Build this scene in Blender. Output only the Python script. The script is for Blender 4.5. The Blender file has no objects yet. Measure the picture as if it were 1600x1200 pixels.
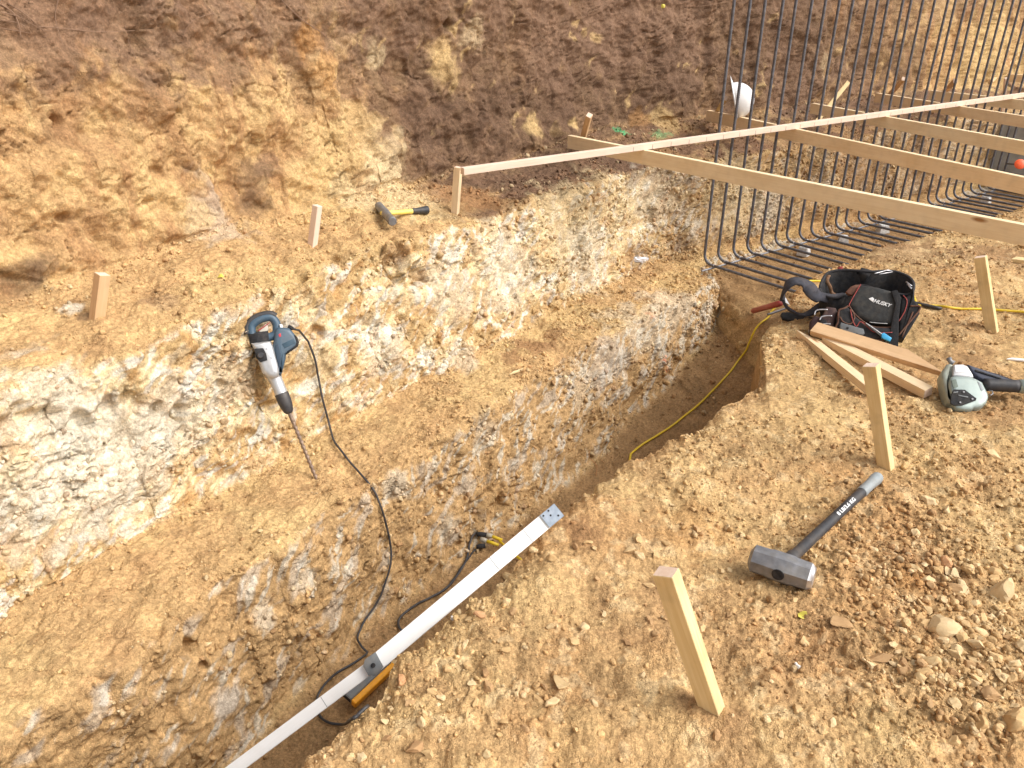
import bpy, bmesh, math, random
import numpy as np
from mathutils import Vector, Matrix
from mathutils.bvhtree import BVHTree
from mathutils.geometry import tessellate_polygon
R = math.radians
S = bpy.context.scene
C = S.collection
# ------------------------------------------------------------------ camera, sky, sun, exposure
CAMH, PITCH, FPX = 1.5, R(27.0), 1200.0
cam_d = bpy.data.cameras.new('camera'); cam = bpy.data.objects.new('camera', cam_d); C.objects.link(cam)
cam.location = (0, 0, CAMH); cam.rotation_euler = (math.pi/2 - PITCH, 0, 0)
cam_d.sensor_width = 36.0; cam_d.lens = 27.0; cam_d.clip_start = 0.02; cam_d.clip_end = 500
S.camera = cam
W = bpy.data.worlds.new('World'); S.world = W; W.use_nodes = True
wn = W.node_tree.nodes; wl = W.node_tree.links
SUN_EL, SUN_AZ = R(46), R(108)          # azimuth measured from +Y towards +X
sky = wn.new('ShaderNodeTexSky'); sky.sky_type = 'NISHITA'; sky.sun_disc = False
sky.sun_elevation = SUN_EL; sky.sun_rotation = SUN_AZ; sky.dust_density = 5.0; sky.air_density = 1.0
hs = wn.new('ShaderNodeHueSaturation'); hs.inputs['Saturation'].default_value = 0.22
wl.new(sky.outputs[0], hs.inputs['Color']); wl.new(hs.outputs[0], wn['Background'].inputs['Color'])
wn['Background'].inputs['Strength'].default_value = 0.15
sd = bpy.data.lights.new('sun', 'SUN'); sun = bpy.data.objects.new('sun', sd); C.objects.link(sun)
sd.energy = 1.25; sd.angle = R(34); sd.color = (1.0, 0.95, 0.88)
sdir = Vector((math.sin(SUN_AZ)*math.cos(SUN_EL), math.cos(SUN_AZ)*math.cos(SUN_EL), math.sin(SUN_EL)))
sun.rotation_euler = sdir.to_track_quat('Z', 'Y').to_euler(); sun.location = (6, -3, 9)
S.view_settings.view_transform = 'Standard'; S.view_settings.look = 'None'
S.view_settings.exposure = 0.64; S.view_settings.gamma = 1.0
S.render.resolution_x = 1024; S.render.resolution_y = 768
# ------------------------------------------------------------------ generic helpers
SP, CP = math.sin(PITCH), math.cos(PITCH)
CAMP = Vector((0, 0, CAMH))
def ray(px, py):
    u = (px-800)/FPX; v = (py-600)/FPX
    return Vector((u, CP - v*SP, -(SP + v*CP)))
def at(px, py, z):
    d = ray(px, py); return CAMP + d*((CAMH - z)/(-d.z))
def tag(o, label=None, cat=None, group=None, kind=None):
    if label: o['label'] = label
    if cat: o['category'] = cat
    if group: o['group'] = group
    if kind: o['kind'] = kind
    return o
def empty(name, loc, label, cat, group=None):
    o = bpy.data.objects.new(name, None); C.objects.link(o); o.location = loc; o.empty_display_size = .05
    return tag(o, label, cat, group)
def link(name, me, mat, parent=None, smooth=True):
    o = bpy.data.objects.new(name, me); C.objects.link(o)
    if mat is not None:
        for m in (mat if isinstance(mat, (list, tuple)) else [mat]): me.materials.append(m)
    if smooth is not None and len(me.polygons):
        me.polygons.foreach_set('use_smooth', np.full(len(me.polygons), smooth, dtype=bool))
    if parent is not None:
        o.parent = parent
        bpy.context.view_layer.update()
        o.matrix_parent_inverse = parent.matrix_world.inverted()
    return o
def mesh_np(name, co, quads):
    me = bpy.data.meshes.new(name)
    nv, nf, k = len(co), len(quads), quads.shape[1]
    me.vertices.add(nv); me.vertices.foreach_set('co', np.ascontiguousarray(co, dtype=np.float32).ravel())
    me.loops.add(nf*k); me.loops.foreach_set('vertex_index', np.ascontiguousarray(quads, dtype=np.int32).ravel())
    me.polygons.add(nf); me.polygons.foreach_set('loop_start', np.arange(0, nf*k, k, dtype=np.int32))
    me.update(calc_edges=True)
    return me
# ------------------------------------------------------------------ numpy noise
_rng = np.random.RandomState(7)
_P = np.tile(_rng.permutation(256).astype(np.int32), 3)
_G = np.stack([np.cos(np.arange(256)*2*np.pi/256*37), np.sin(np.arange(256)*2*np.pi/256*37)], 1).astype(np.float32)
def _h(i, j, s): return _P[(_P[(i+s*17) & 255] + (j & 255)) & 511]
def perlin(x, y, s=0):
    x = x.astype(np.float32); y = y.astype(np.float32)
    xi = np.floor(x).astype(np.int32); yi = np.floor(y).astype(np.int32); xf = x-xi; yf = y-yi
    u = xf*xf*xf*(xf*(xf*6-15)+10); v = yf*yf*yf*(yf*(yf*6-15)+10)
    def g(a, b):
        gr = _G[_h(xi+a, yi+b, s)]; return gr[..., 0]*(xf-a) + gr[..., 1]*(yf-b)
    n0 = g(0, 0); n0 += u*(g(1, 0)-n0); n1 = g(0, 1); n1 += u*(g(1, 1)-n1)
    return (n0 + v*(n1-n0))*1.5
def fbm(x, y, o=3, s=0, gain=.5):
    a = 1.0; t = 0; f = 1.0
    for k in range(o): t = t + a*perlin(x*f+k*13.1, y*f+k*7.7, s+k); a *= gain; f *= 2.03
    return t
def facets(x, y, s=0, tilt=1.0):
    """broken-clod relief: every cell has its own height and its own slope; returns height, distance to the cell border, cell value"""
    x = x.astype(np.float32); y = y.astype(np.float32)
    xi = np.floor(x).astype(np.int32); yi = np.floor(y).astype(np.int32)
    d1 = np.full(x.shape, 9, np.float32); d2 = d1.copy(); H = np.zeros_like(d1); V = H.copy()
    for a in (-1, 0, 1):
        for b in (-1, 0, 1):
            h = _h(xi+a, yi+b, s); h2 = _P[h+91]; h3 = _P[h2+17]; h4 = _P[h3+55]
            dx = x-(xi+a+.1+.8*h/255.0); dy = y-(yi+b+.1+.8*h2/255.0)
            d = np.sqrt(dx*dx+dy*dy)
            hh = h3/255.0 + tilt*((h4/127.5-1)*dx + (_P[h4+9]/127.5-1)*dy)
            near = d < d1
            d2 = np.where(near, d1, np.minimum(d2, d)); H = np.where(near, hh, H); V = np.where(near, h4/255.0, V)
            d1 = np.where(near, d, d1)
    return H.astype(np.float32), (d2-d1), V.astype(np.float32)
def domes(x, y, s=0, dens=.6, rmin=.15, rmax=.55):
    """rounded lumps half sunk in the surface: one per cell at most; returns height (in cell units) and cell value"""
    x = x.astype(np.float32); y = y.astype(np.float32)
    xi = np.floor(x).astype(np.int32); yi = np.floor(y).astype(np.int32); H = np.zeros(x.shape, np.float32); V = np.full(x.shape, .5, np.float32)
    for a in (-1, 0, 1):
        for b in (-1, 0, 1):
            h = _h(xi+a, yi+b, s); h2 = _P[h+91]; h3 = _P[h2+17]; h4 = _P[h3+55]
            dx = x-(xi+a+h/255.0); dy = y-(yi+b+h2/255.0); r = (rmin+(rmax-rmin)*(h3/255.0)**2)*(_P[h4+33] < dens*255)
            sk = .35*(h4/127.5-1); dx2 = dx+sk*dy; z = np.sqrt(np.maximum(0, r*r-dx2*dx2-dy*dy*(1+.5*(h3/255.0))))
            z = np.minimum(z, r*.72) + z*.15
            up = z > H; H = np.where(up, z, H); V = np.where(up, h4/255.0, V)
    return H, V
def sstep(a, b, x):
    t = np.clip((x-a)/(b-a), 0, 1); return t*t*(3-2*t)
# ------------------------------------------------------------------ the excavation: feature lines across stations along the trench
D1 = np.array([.616, .788]); N1 = np.array([-.788, .616])
D2 = np.array([.814, .581]); N2 = np.array([-.581, .814])
R0 = np.array([1.45, 5.6])
def st(L1, L3, L4, L5, L6, L7, zf=-.95, z4=-.35, z5=-.33, z6=.33, z7=.44, nrm=N1, lean=.30):
    L1, L3, L4, L5, L6, L7 = [np.array(p, float) for p in (L1, L3, L4, L5, L6, L7)]
    f0 = L1 - nrm*.22
    rows = [(f0, zf), (L3, zf), (L4, z4), (L5, z5), (L6, z6), (L7, z7), (L7+nrm*lean*.70, 1.7), (L7+nrm*lean*1.15, 2.7),
            (L7+nrm*(lean+1.6), 2.95), (L7+nrm*60, 3.2)]
    return [(p[0], p[1], z) for p, z in rows]
ks = [
 st((-.46,1.12), (-1.0,1.86), (-1.10,1.90), (-1.66,1.90), (-1.78,2.02), (-2.12,2.42)),
 st((-.247,1.455), (-.80,2.22), (-.88,2.28), (-1.38,2.40), (-1.47,2.47), (-1.86,2.90)),
 st((.0,1.80), (-.45,2.73), (-.53,2.80), (-1.0,2.95), (-1.08,3.02), (-1.52,3.58)),
 st((.35,2.28), (-.02,3.22), (-.12,3.38), (-.47,3.62), (-.70,3.74), (-1.1,4.25)),
 st((.75,2.72), (.45,3.78), (.38,4.02), (.08,4.34), (-.14,4.50), (-.6,4.95)),
 st((1.1,3.25), (1.0,4.56), (.93,4.68), (.58,5.04), (.40,5.18), (.02,5.50), zf=-.80),
 st((1.42,3.78), (1.46,5.14), (1.41,5.22), (1.10,5.66), (.96,5.84), (.50,6.12), zf=-.66, z7=.5),
]
def st2(a, n1=-1.09, n3=.13, n4=.17, n5=.2, n6=.36, n7=1.12, z4=-.40, z5=-.3, z7=.5):
    b = R0 + D2*a
    return st(b+N2*n1, b+N2*n3, b+N2*n4, b+N2*n5, b+N2*n6, b+N2*n7, zf=-.43, z4=z4, z5=z5, z7=z7, nrm=N2)
k8 = st((1.56,4.02), (1.54,5.30), (1.44,5.40), (1.2,5.82), (1.1,6.02), (.66,6.32), zf=-.43, z4=-.38, z5=-.34, z7=.5, nrm=N2)
ks += [k8, st2(.12), st2(.7), st2(1.6), st2(2.6), st2(3.8), st2(5), st2(6.5), st2(9), st2(14), st2(40)]
def shift(k, v): return [(p[0]+v[0], p[1]+v[1], p[2]) for p in k]
ks = [shift(ks[0], -D1*30), shift(ks[0], -D1*1.3)] + ks
K = np.array(ks)                                  # stations x lines x 3
mid = K[:, 4, :2]; seg = np.r_[0, np.cumsum(np.linalg.norm(np.diff(mid, axis=0), axis=1))]
off = seg[2]; seg = seg - off                     # zero at the first visible station
ug = np.arange(seg[0], seg[-1], .02)
Kd = np.stack([[np.interp(ug, seg, K[:, j, c]) for c in range(3)] for j in range(K.shape[1])])   # lines x 3 x n
def gsm(a, sig):
    r = int(sig*3)+1; k = np.exp(-.5*(np.arange(-r, r+1)/sig)**2); k /= k.sum()
    return np.convolve(np.pad(a, r, mode='edge'), k, 'valid')
for j in range(Kd.shape[0]):
    for c in range(2): Kd[j, c] = gsm(Kd[j, c], 7)
    Kd[j, 2] = gsm(Kd[j, 2], 2.2)
# ragged edges
for j, amp, sc in ((2, .05, 3.1), (4, .06, 2.7), (3, .035, 3.3), (5, .06, 1.6), (1, .03, 4)):
    nx = fbm(ug*sc, ug*0+j*5.3, 4, j, .6)
    nz = fbm(ug*sc*1.2+40, ug*0+j*9.1, 4, j+3, .6)
    Kd[j, 0] += N1[0]*amp*nx; Kd[j, 1] += N1[1]*amp*nx; Kd[j, 2] += amp*.5*nz*(j != 1)
QUAL = 1.0
s_pos = []; s = ug[0]
while s < ug[-1]:
    m = np.array([np.interp(s, ug, Kd[3, c]) for c in range(2)])
    d = math.hypot(*m); vis = -.8 < s < 8.5
    s_pos.append(s); s += (.0021*max(d, 1.8)/QUAL if vis else (.0034*d if 0 < s < 15 else .0021*d + (.12*min(abs(s+.8), abs(s-15))+.01)))
s_pos = np.array(s_pos)
cnt = [75, 110, 120, 150, 95, 185, 40, 20, 24]
cnt = [int(c*QUAL) for c in cnt]
tt = np.concatenate([np.arange(c)/c + j for j, c in enumerate(cnt)] + [[len(cnt)]])
Ls = np.stack([[np.interp(s_pos, ug, Kd[j, c]) for c in range(3)] for j in range(Kd.shape[0])])
ji = np.minimum(tt.astype(int), len(cnt)-1); fr = tt-ji
base = (Ls[ji]*(1-fr)[:, None, None] + Ls[ji+1]*fr[:, None, None])      # t x 3 x s
base = base.transpose(2, 0, 1)                                         # s x t x 3
# round the edges along the profile
k = np.exp(-.5*(np.arange(-14, 15)/5.5)**2); k /= k.sum()
lim = int(np.sum(cnt[:7]))
pad = np.pad(base, ((0, 0), (14, 14), (0, 0)), mode='edge')
sm = sum(k[i]*pad[:, i:i+base.shape[1]] for i in range(29))
wgt = np.clip((lim-np.arange(base.shape[1]))/20.0, 0, 1)[None, :, None]
base = base*(1-wgt)+sm*wgt
Sm = np.repeat(s_pos[:, None], base.shape[1], 1)
dt = np.linalg.norm(np.diff(base, axis=1), axis=2); Tm = np.c_[np.zeros(len(s_pos)), np.cumsum(dt, 1)]
Tm = Tm - Tm[:, [int(sum(cnt[:3]))]]             # zero at the foot of the middle wall
U0, V0 = base[..., 0]*.707+base[..., 1]*.707, (-base[..., 0]*.707+base[..., 1]*.707)+base[..., 2]
def normals(b):
    du = np.gradient(b, axis=0); dv = np.gradient(b, axis=1); n = np.cross(du, dv)
    n /= (np.linalg.norm(n, axis=2, keepdims=True)+1e-9); return n
nb = normals(base); nb = nb*np.where((nb[..., 2:3] < -.05) | ((np.abs(nb[..., 2:3]) <= .05) & (nb[..., 1:2] > 0)), -1, 1)
def prof(vals):  # value per line, blended linearly
    v = np.array(vals, float); return (v[ji]*(1-fr)+v[ji+1]*fr)[None, :]
jj = ji[None, :]
wall = np.isin(ji, (1, 3, 5, 6, 7)).astype(float); wall = gsm(wall, 5)[None, :]
midw = gsm(np.isin(ji, (3,)).astype(float), 7)[None, :]
loww = gsm(np.isin(ji, (1,)).astype(float), 7)[None, :]
tall = gsm(np.isin(ji, (5, 6, 7)).astype(float), 9)[None, :]
flat = 1-wall
stepf = ((ji == 0)[None, :])*sstep(.25, .5, 1-np.abs(nb[..., 2])); wall = np.maximum(wall, stepf); flat = 1-wall
far = sstep(10, 22, np.abs(Sm-4))
Sq = Sm; Sm, Tm = U0, V0                           # noise runs in metres along / up and across, undistorted by the bends
warp = .05*fbm(Sm*4, Tm*4, 2, 11)
A = R(-35); X = Sm*math.cos(A)+Tm*math.sin(A)+warp; Y = -Sm*math.sin(A)+Tm*math.cos(A)+warp*.7
f1, e1, v1 = facets(X*7.5, Y*4.2, 1, 1.3)
f2, e2, v2 = facets(X*19, Y*9, 2, 1.4)
f3, e3, v3 = facets(X*42+2*warp, Y*22, 3, 1.5)
h1, hv1 = domes(X*26, Y*26, 12, .45); h2_, hv2 = domes(X*62, Y*62, 14, .5)
b1 = fbm(Sm*1.1, Tm*1.3, 3, 21); b2 = fbm(Sm*7, Tm*6, 3, 24, .55); b3 = fbm(Sm*38, Tm*38, 3, 29, .6)
rough = sstep(-.35, .35, fbm(Sm*2.1+9, Tm*2.4, 3, 31)+.25*(Sm-1.2)*(Sm < 1.2)+.1)       # where the clay is broken rather than scraped
# scrape marks of the bucket teeth
Bs = R(42); xs = Sm*math.cos(Bs)+Tm*math.sin(Bs); ys = -Sm*math.sin(Bs)+Tm*math.cos(Bs)
scr = perlin(xs*3.0+warp*4, ys*42, 41)*.5+perlin(xs*3, ys*100+warp*9, 42)*.35
vgro = perlin(Sm*6.5+.3*b1, Tm*.5, 43)                        # vertical excavator grooves
cw = fbm(Sm*9+4, Tm*9, 3, 44)*.25
ck1 = 1-sstep(0, .035, np.abs(perlin(X*7+cw, Y*4.5+cw, 45))); ck2 = 1-sstep(0, .055, np.abs(perlin(X*19+cw*2, Y*12+cw*2, 46)))
ckm = sstep(-.1, .3, fbm(Sm*3, Tm*3.5, 2, 47))
disp = wall*(.030*b1 + .018*b2 + ((.012*f1+.013*f2)*(.25+.75*rough) + .0070*f3*(.35+.65*rough))*(1-.45*loww)*(1-.8*tall) + .0045*b3 + .006*scr*(1.1-rough) + .008*h1*rough*midw)
disp += tall*(.040*b1 + .018*vgro + .010*f1*rough + .012*b2 + .007*h1)
disp += flat*(.022*b1 + .014*b2 + .004*f2*rough + .003*f3 + .0035*b3 + .013*h1*sstep(-.3, .4, b2) + .008*h2_)
disp -= wall*(.024*ck1*ckm + .013*ck2*ckm)
disp *= (1-far*.3)
exc = base + nb*disp[..., None]*np.where(nb[..., 2:3] < -2, -1, 1)
exc = exc.astype(np.float32)
# ------------------------------------------------------------------ the bank the camera stands on: a polar sheet with a broken edge
edge_px = [(480,1180),(545,1128),(600,1068),(622,1020),(660,1000),(712,956),(773,906),(812,873),(845,822),(880,800),(905,775),(950,742),(1000,708),
           (1045,682),(1085,672),(1125,645),(1160,622),(1185,600),(1192,570),(1186,540),(1200,512),(1228,492)]
ep = [tuple(at(x, y, -.02 if x < 1100 else -.05))[:2] for x, y in edge_px]
ep = [tuple(np.array(ep[0])-D1*30), tuple(np.array(ep[0])-D1*3.5)] + ep
far_e = R0 + N2*-1.09
ep += [(1.6, 4.12), (1.8, 4.42)] + [tuple(far_e+D2*a+N2*w) for a, w in ((.15,-.02), (.5,.06), (.9,.0), (1.4,-.05), (2,-.02), (2.7,.05), (3.6,0), (5,0), (40,0))]
ep = np.array(ep)
CC = np.array([.2, -.6])
ang = np.unwrap(np.arctan2(ep[:, 0]-CC[0], ep[:, 1]-CC[1])); rad = np.hypot(ep[:, 0]-CC[0], ep[:, 1]-CC[1])
order = np.argsort(ang)
def edge_r(th):
    """distance from CC to the edge polyline along azimuth th (60 m where there is none)"""
    r = np.full(th.shape, 60.0); sx, cy = np.sin(th), np.cos(th)
    for (ax, ay), (bx, by) in zip(ep[:-1]-CC, ep[1:]-CC):
        ex, ey = bx-ax, by-ay; den = sx*ey-cy*ex
        den = np.where(np.abs(den) < 1e-9, 1e-9, den)
        t = (ax*ey-ay*ex)/den; w = (ax*cy-ay*sx)/den
        ok = (t > 0) & (w >= 0) & (w <= 1); r = np.where(ok, np.minimum(r, t), r)
    return r
th = np.concatenate([np.linspace(-180, -30, 90)[:-1], np.linspace(-30, 44, int(1080*QUAL))[:-1], np.linspace(44, 180, 100)])
th = np.radians(th)
rE = edge_r(th); rE = np.where(rE > 60, 60, rE)
obl = np.clip(np.gradient(rE, th)/np.maximum(rE, .1), -5, 5)
ko = np.ones(25)/25; obl = np.convolve(np.pad(obl, 12, mode='edge'), ko, 'valid'); sinob = 1/np.sqrt(1+obl**2)
rE = rE + np.clip(rE, 0, 3)*(.012*fbm(th*22, th*0, 4, 51, .65)+.005*fbm(th*90, th*0+3, 3, 52, .6))*(rE < 30)
aa = np.radians(np.concatenate([np.linspace(8, 38, 40)[:-1], np.linspace(38, 81, int(640*QUAL))[:-1], np.linspace(81, 88.4, 60)]))
rg = 1.5*np.tan(aa); nin, nout = len(rg), int(85*QUAL)
rin = np.minimum(rg[None, :], rE[:, None])
qo = np.linspace(0, 1, nout+1)[1:]
th2 = np.repeat(th[:, None], nin+nout, 1)
dropr = .17/np.maximum(sinob, .3)
rr = np.concatenate([rin, rE[:, None]+dropr[:, None]*(qo**.9)[None, :]], 1)
zw = np.concatenate([np.zeros((len(th), nin)), np.repeat((-(1-(1-qo)**1.25)*1.2)[None, :], len(th), 0)], 1)
bx_ = CC[0]+rr*np.sin(th2); by_ = CC[1]+rr*np.cos(th2)
de = np.clip((rE[:, None]-rr)*sinob[:, None], -.2, 5)
wx = .06*fbm(bx_*3, by_*3, 2, 60)
rx_, ry_ = bx_*.8+by_*.6, -bx_*.6+by_*.8
c1, cv1 = domes(bx_*13+wx*2, by_*13, 5, .35); c2, cv2 = domes(rx_*30+wx*2, ry_*30, 6, .55); c3, cv3 = domes(bx_*70, by_*70, 7, .65); c4, cv4 = domes(rx_*130, ry_*130, 9, .6)
fc, fe, fv = facets(bx_*20+wx*6, ry_*20, 10, .8)
g1 = fbm(bx_*1.3, by_*1.3, 3, 61); g2 = fbm(bx_*6, by_*6, 3, 64, .55); g3 = fbm(bx_*34, by_*34, 3, 67, .6); g4 = fbm(bx_*110, by_*110, 2, 70, .6)
loose = sstep(-.25, .3, fbm(bx_*1.7+3, by_*1.7+8, 3, 72))
def blob(x, y, px, py, rr_):
    p = at(px, py, 0); return np.exp(-((x-p.x)**2+(y-p.y)**2)/(rr_*rr_))
gravel = np.clip(blob(bx_, by_, 1480, 1000, .35)+blob(bx_, by_, 1440, 870, .22)+.8*blob(bx_, by_, 1600, 1120, .22)+.5*blob(bx_, by_, 880, 1080, .12)
                 + .4*blob(bx_, by_, 1120, 820, .2)+.4*blob(bx_, by_, 680, 1110, .2)+.3*blob(bx_, by_, 1500, 740, .5), 0, 1)
smooth_a = np.clip(blob(bx_, by_, 1230, 620, .28)+blob(bx_, by_, 960, 1150, .3)*.7+blob(bx_, by_, 1500, 450, .5)*.4, 0, 1)
loose = np.clip(loose*(1-.8*smooth_a)+gravel, 0, 1.3)
zb = .022*g1+.014*g2+.0035*g3+.0008*g4+loose*(.026*c1+.012*c2+.003*fc)+(.12+.65*loose)*(.0075*c3+.004*c4)
zb += .03*blob(bx_, by_, 1480, 960, .3)+.02*blob(bx_, by_, 905, 800, .1) - .012*blob(bx_, by_, 1090, 840, .2)
zb -= .05*np.exp(-np.clip(de, 0, 9)/.05)*(rE[:, None] < 30)
on_wall = de < .002
zz = zw + zb*np.where(on_wall, .9, 1)
hw = .03*fbm(th2*14, zw*5, 3, 75)+.018*fbm(th2*60, zw*18, 3, 76)+.02*(facets(th2*40, zw*12, 8, 1.2)[0]-.5)
rr2 = rr + np.where(zw < -.01, hw*np.clip(-zw*12, 0, 1), 0)
bx_ = CC[0]+rr2*np.sin(th2); by_ = CC[1]+rr2*np.cos(th2)
farw = sstep(12, 30, rr); zz = zz*(1-farw)
bank = np.stack([bx_, by_, zz], 2).astype(np.float32)
def grid_faces(n, m):
    i = np.arange(n*m, dtype=np.int32).reshape(n, m)
    return np.stack([i[:-1, :-1], i[1:, :-1], i[1:, 1:], i[:-1, 1:]], 2).reshape(-1, 4)
# coarse copies for dropping things onto the ground
def bvh_of(g, st_):
    g2 = g[::st_, ::st_]; f = grid_faces(g2.shape[0], g2.shape[1])
    return BVHTree.FromPolygons([tuple(v) for v in g2.reshape(-1, 3).tolist()], f.tolist())
BV = [bvh_of(exc, 3), bvh_of(bank, 3)]
def cast(o, d):
    best = None
    for b in BV:
        h = b.ray_cast(o, d)
        if h[0] is not None and (best is None or h[3] < best[3]): best = h
    return best
def hit(px, py, lift=0.0):
    h = cast(CAMP, ray(px, py).normalized())
    n = h[1] if h[1].dot(ray(px, py)) < 0 else -h[1]
    return h[0] + n*lift
def hitn(px, py):
    h = cast(CAMP, ray(px, py).normalized()); n = h[1] if h[1].dot(ray(px, py)) < 0 else -h[1]
    return h[0], n
# hollows and crevices where lumps have fallen out of the faces
for px_, py_, rp_, dep_ in [(622,402,26,.10),(655,424,20,.09),(598,388,14,.05),(640,448,14,.06),(40,648,22,.045),(85,652,22,.05),(125,655,20,.05),(165,640,20,.05),(205,630,20,.045),(245,638,18,.05),(280,646,14,.05),(420,640,12,.04),
    (250,985,14,.04),(290,1012,16,.045),(315,1042,12,.04),(240,1082,12,.03),(745,800,22,.06),(780,790,12,.04),(700,560,10,.04),(500,520,10,.04),(345,600,12,.04),(425,470,10,.03),(1000,330,10,.03),(900,520,8,.03),
    (215,70,14,.05),(90,190,8,.05),(700,40,12,.05),(370,160,10,.04),(250,270,10,.04),(100,340,12,.04),(560,380,9,.04),(470,440,9,.03),(520,400,8,.03),(330,455,9,.03)]:
    try: pc0, nc0 = hitn(px_, py_)
    except Exception: continue
    rw_ = rp_*(pc0-CAMP).dot(Vector((0, CP, -SP)))/FPX
    dd = np.sqrt(((exc-np.array(pc0))**2).sum(2)); mk_ = dd < rw_*2.5
    q0_ = dd[mk_]/rw_*(1+.45*b2[mk_]+.25*f2[mk_])
    exc[mk_] -= (nb[mk_]*(dep_*np.exp(-np.clip(q0_, 0, 9)**4))[:, None]).astype(np.float32)
BV[0] = bvh_of(exc, 3)
def gz(x, y):
    h = cast(Vector((x, y, 2.0)), Vector((0, 0, -1))); return h[0].z if h else 0.0
# ------------------------------------------------------------------ soil colours (albedo), stored per vertex
TAN = np.array((.49, .315, .152)); YEL = np.array((.55, .385, .185)); CRM = np.array((.62, .485, .29)); WHT = np.array((.66, .59, .47))
BRN = np.array((.30, .165, .08)); DRK = np.array((.13, .078, .05)); ORG = np.array((.44, .235, .09)); GRY = np.array((.50, .46, .40)); PUR = np.array((.20, .122, .080))
def mixc(c, col, w): return c*(1-w[..., None]) + col*w[..., None]
def patches(c, P, lst, nz):
    """stains of other soil: (photo x, y, radius in px, colour, strength) laid on the surface as world-space patches"""
    for px, py, r, col, stg in lst:
        try: p, n = hitn(px, py)
        except Exception: continue
        rw = r*(p-CAMP).dot(Vector((0, CP, -SP)))/FPX*1.05
        d2 = ((P[..., 0]-p.x)**2+(P[..., 1]-p.y)**2+(P[..., 2]-p.z)**2)
        m = d2 < (rw*2.2)**2
        if not m.any(): continue
        d = np.sqrt(d2[m])/rw + nz[m]*.55
        c[m] = mixc(c[m], col, stg*(1-sstep(.55, 1.15, d)))
    return c
n1 = fbm(Sm*1.5, Tm*2.2, 3, 81); n2 = fbm(X*9, Y*5, 3, 84, .6); n3 = fbm(Sm*45, Tm*45, 2, 88); n4 = fbm(Sm*3.2, Tm*4.5, 3, 90)
B2 = R(47); xs2 = Sm*math.cos(B2)+Tm*math.sin(B2)+warp; ys2 = -Sm*math.sin(B2)+Tm*math.cos(B2)+warp
stk = fbm(xs2*5, ys2*24, 3, 92, .6)
one = np.ones_like(Sm)
c = np.ones(exc.shape[:2]+(3,))*TAN
c = mixc(c, YEL, .7*sstep(-.3, .5, n1)*one)
# middle wall: cream and white weathered rock
cm = mixc(mixc(np.ones_like(c)*(TAN*.5+YEL*.45), CRM, sstep(-.2, .35, n2+.5*n4)), WHT, sstep(.1, .55, stk*.8+.5*n4+.15*n2))
cm = mixc(cm, ORG, .5*sstep(.12, .46, fbm(X*14, Y*8, 3, 95, .6)+.1*n1)); cm = mixc(cm, GRY, .6*sstep(.42, .6, fbm(xs2*7, ys2*16, 2, 97)))
mw = sstep(.25, .75, midw + .25*n2)
c = c*(1-mw[..., None])+cm*mw[..., None]
# lower wall of the trench
cl = mixc(np.ones_like(c)*(TAN*.92), WHT*.85, .75*sstep(.30, .65, stk+.2*n2+.25*n1+.12*(Sm-2))); cl = mixc(cl, GRY, .45*sstep(.25, .6, fbm(xs2*4, ys2*13, 3, 99)))
lw = sstep(.3, .8, loww+.2*n2); c = c*(1-lw[..., None])+cl*lw[..., None]
# floor: brown soil, darkened in its colour to stand in for trench shade
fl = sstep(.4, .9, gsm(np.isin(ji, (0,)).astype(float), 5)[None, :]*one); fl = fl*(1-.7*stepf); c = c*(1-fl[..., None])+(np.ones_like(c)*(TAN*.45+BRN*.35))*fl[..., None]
# tall bank: browner with height
hz = exc[..., 2]
tw = sstep(.3, .8, tall*one)
ct = mixc(np.ones_like(c)*(TAN*.75+BRN*.28), YEL, .55*sstep(.0, .5, n2*.6+n1*.6)); ct = mixc(ct, PUR, .8*sstep(.95, 1.45, hz+.22*n4+.12*n1)); ct = mixc(ct, BRN, .4*sstep(.0, .5, n4))
vs_ = fbm(Sm*9+.4*n4, Tm*.9, 3, 150, .6); ct = mixc(ct, BRN*1.1, .55*sstep(.1, .5, vs_)); ct = mixc(ct, YEL, .22*sstep(.15, .55, -vs_))
dk = sstep(2.35, 2.75, Sq+.25*n4+.06*n2)*(1-sstep(7.6, 8.8, Sq+.3*n4))
ct = mixc(ct, DRK*1.1, .8*dk*sstep(-.55, .1, n2*.5+n4*.6)); ct = mixc(ct, PUR*1.05, .6*dk*sstep(.0, .5, -n4)); ct = mixc(ct, YEL, .55*dk*sstep(.52, .75, n2*.6+n1*.5))
c = c*(1-tw[..., None])+ct*tw[..., None]
bw = sstep(.35, .8, gsm((ji == 4).astype(float), 8)[None, :]*one+.15*n2)*sstep(2.7, 3.3, Sq+.25*n4)
c = mixc(c, DRK*1.15+BRN*.12, bw*(.5+.5*sstep(-.5, .2, n4+.4*n2)))
c = mixc(c, TAN*.45+BRN*.4, .6*sstep(4.5, 5.5, Sq+.3*n2)*mw)
c = mixc(c, BRN, (.35*sstep(.25, .6, fbm(Sm*6+3, Tm*9, 3, 101)))*np.clip(flat*one, 0, 1)*(1-fl))
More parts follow.
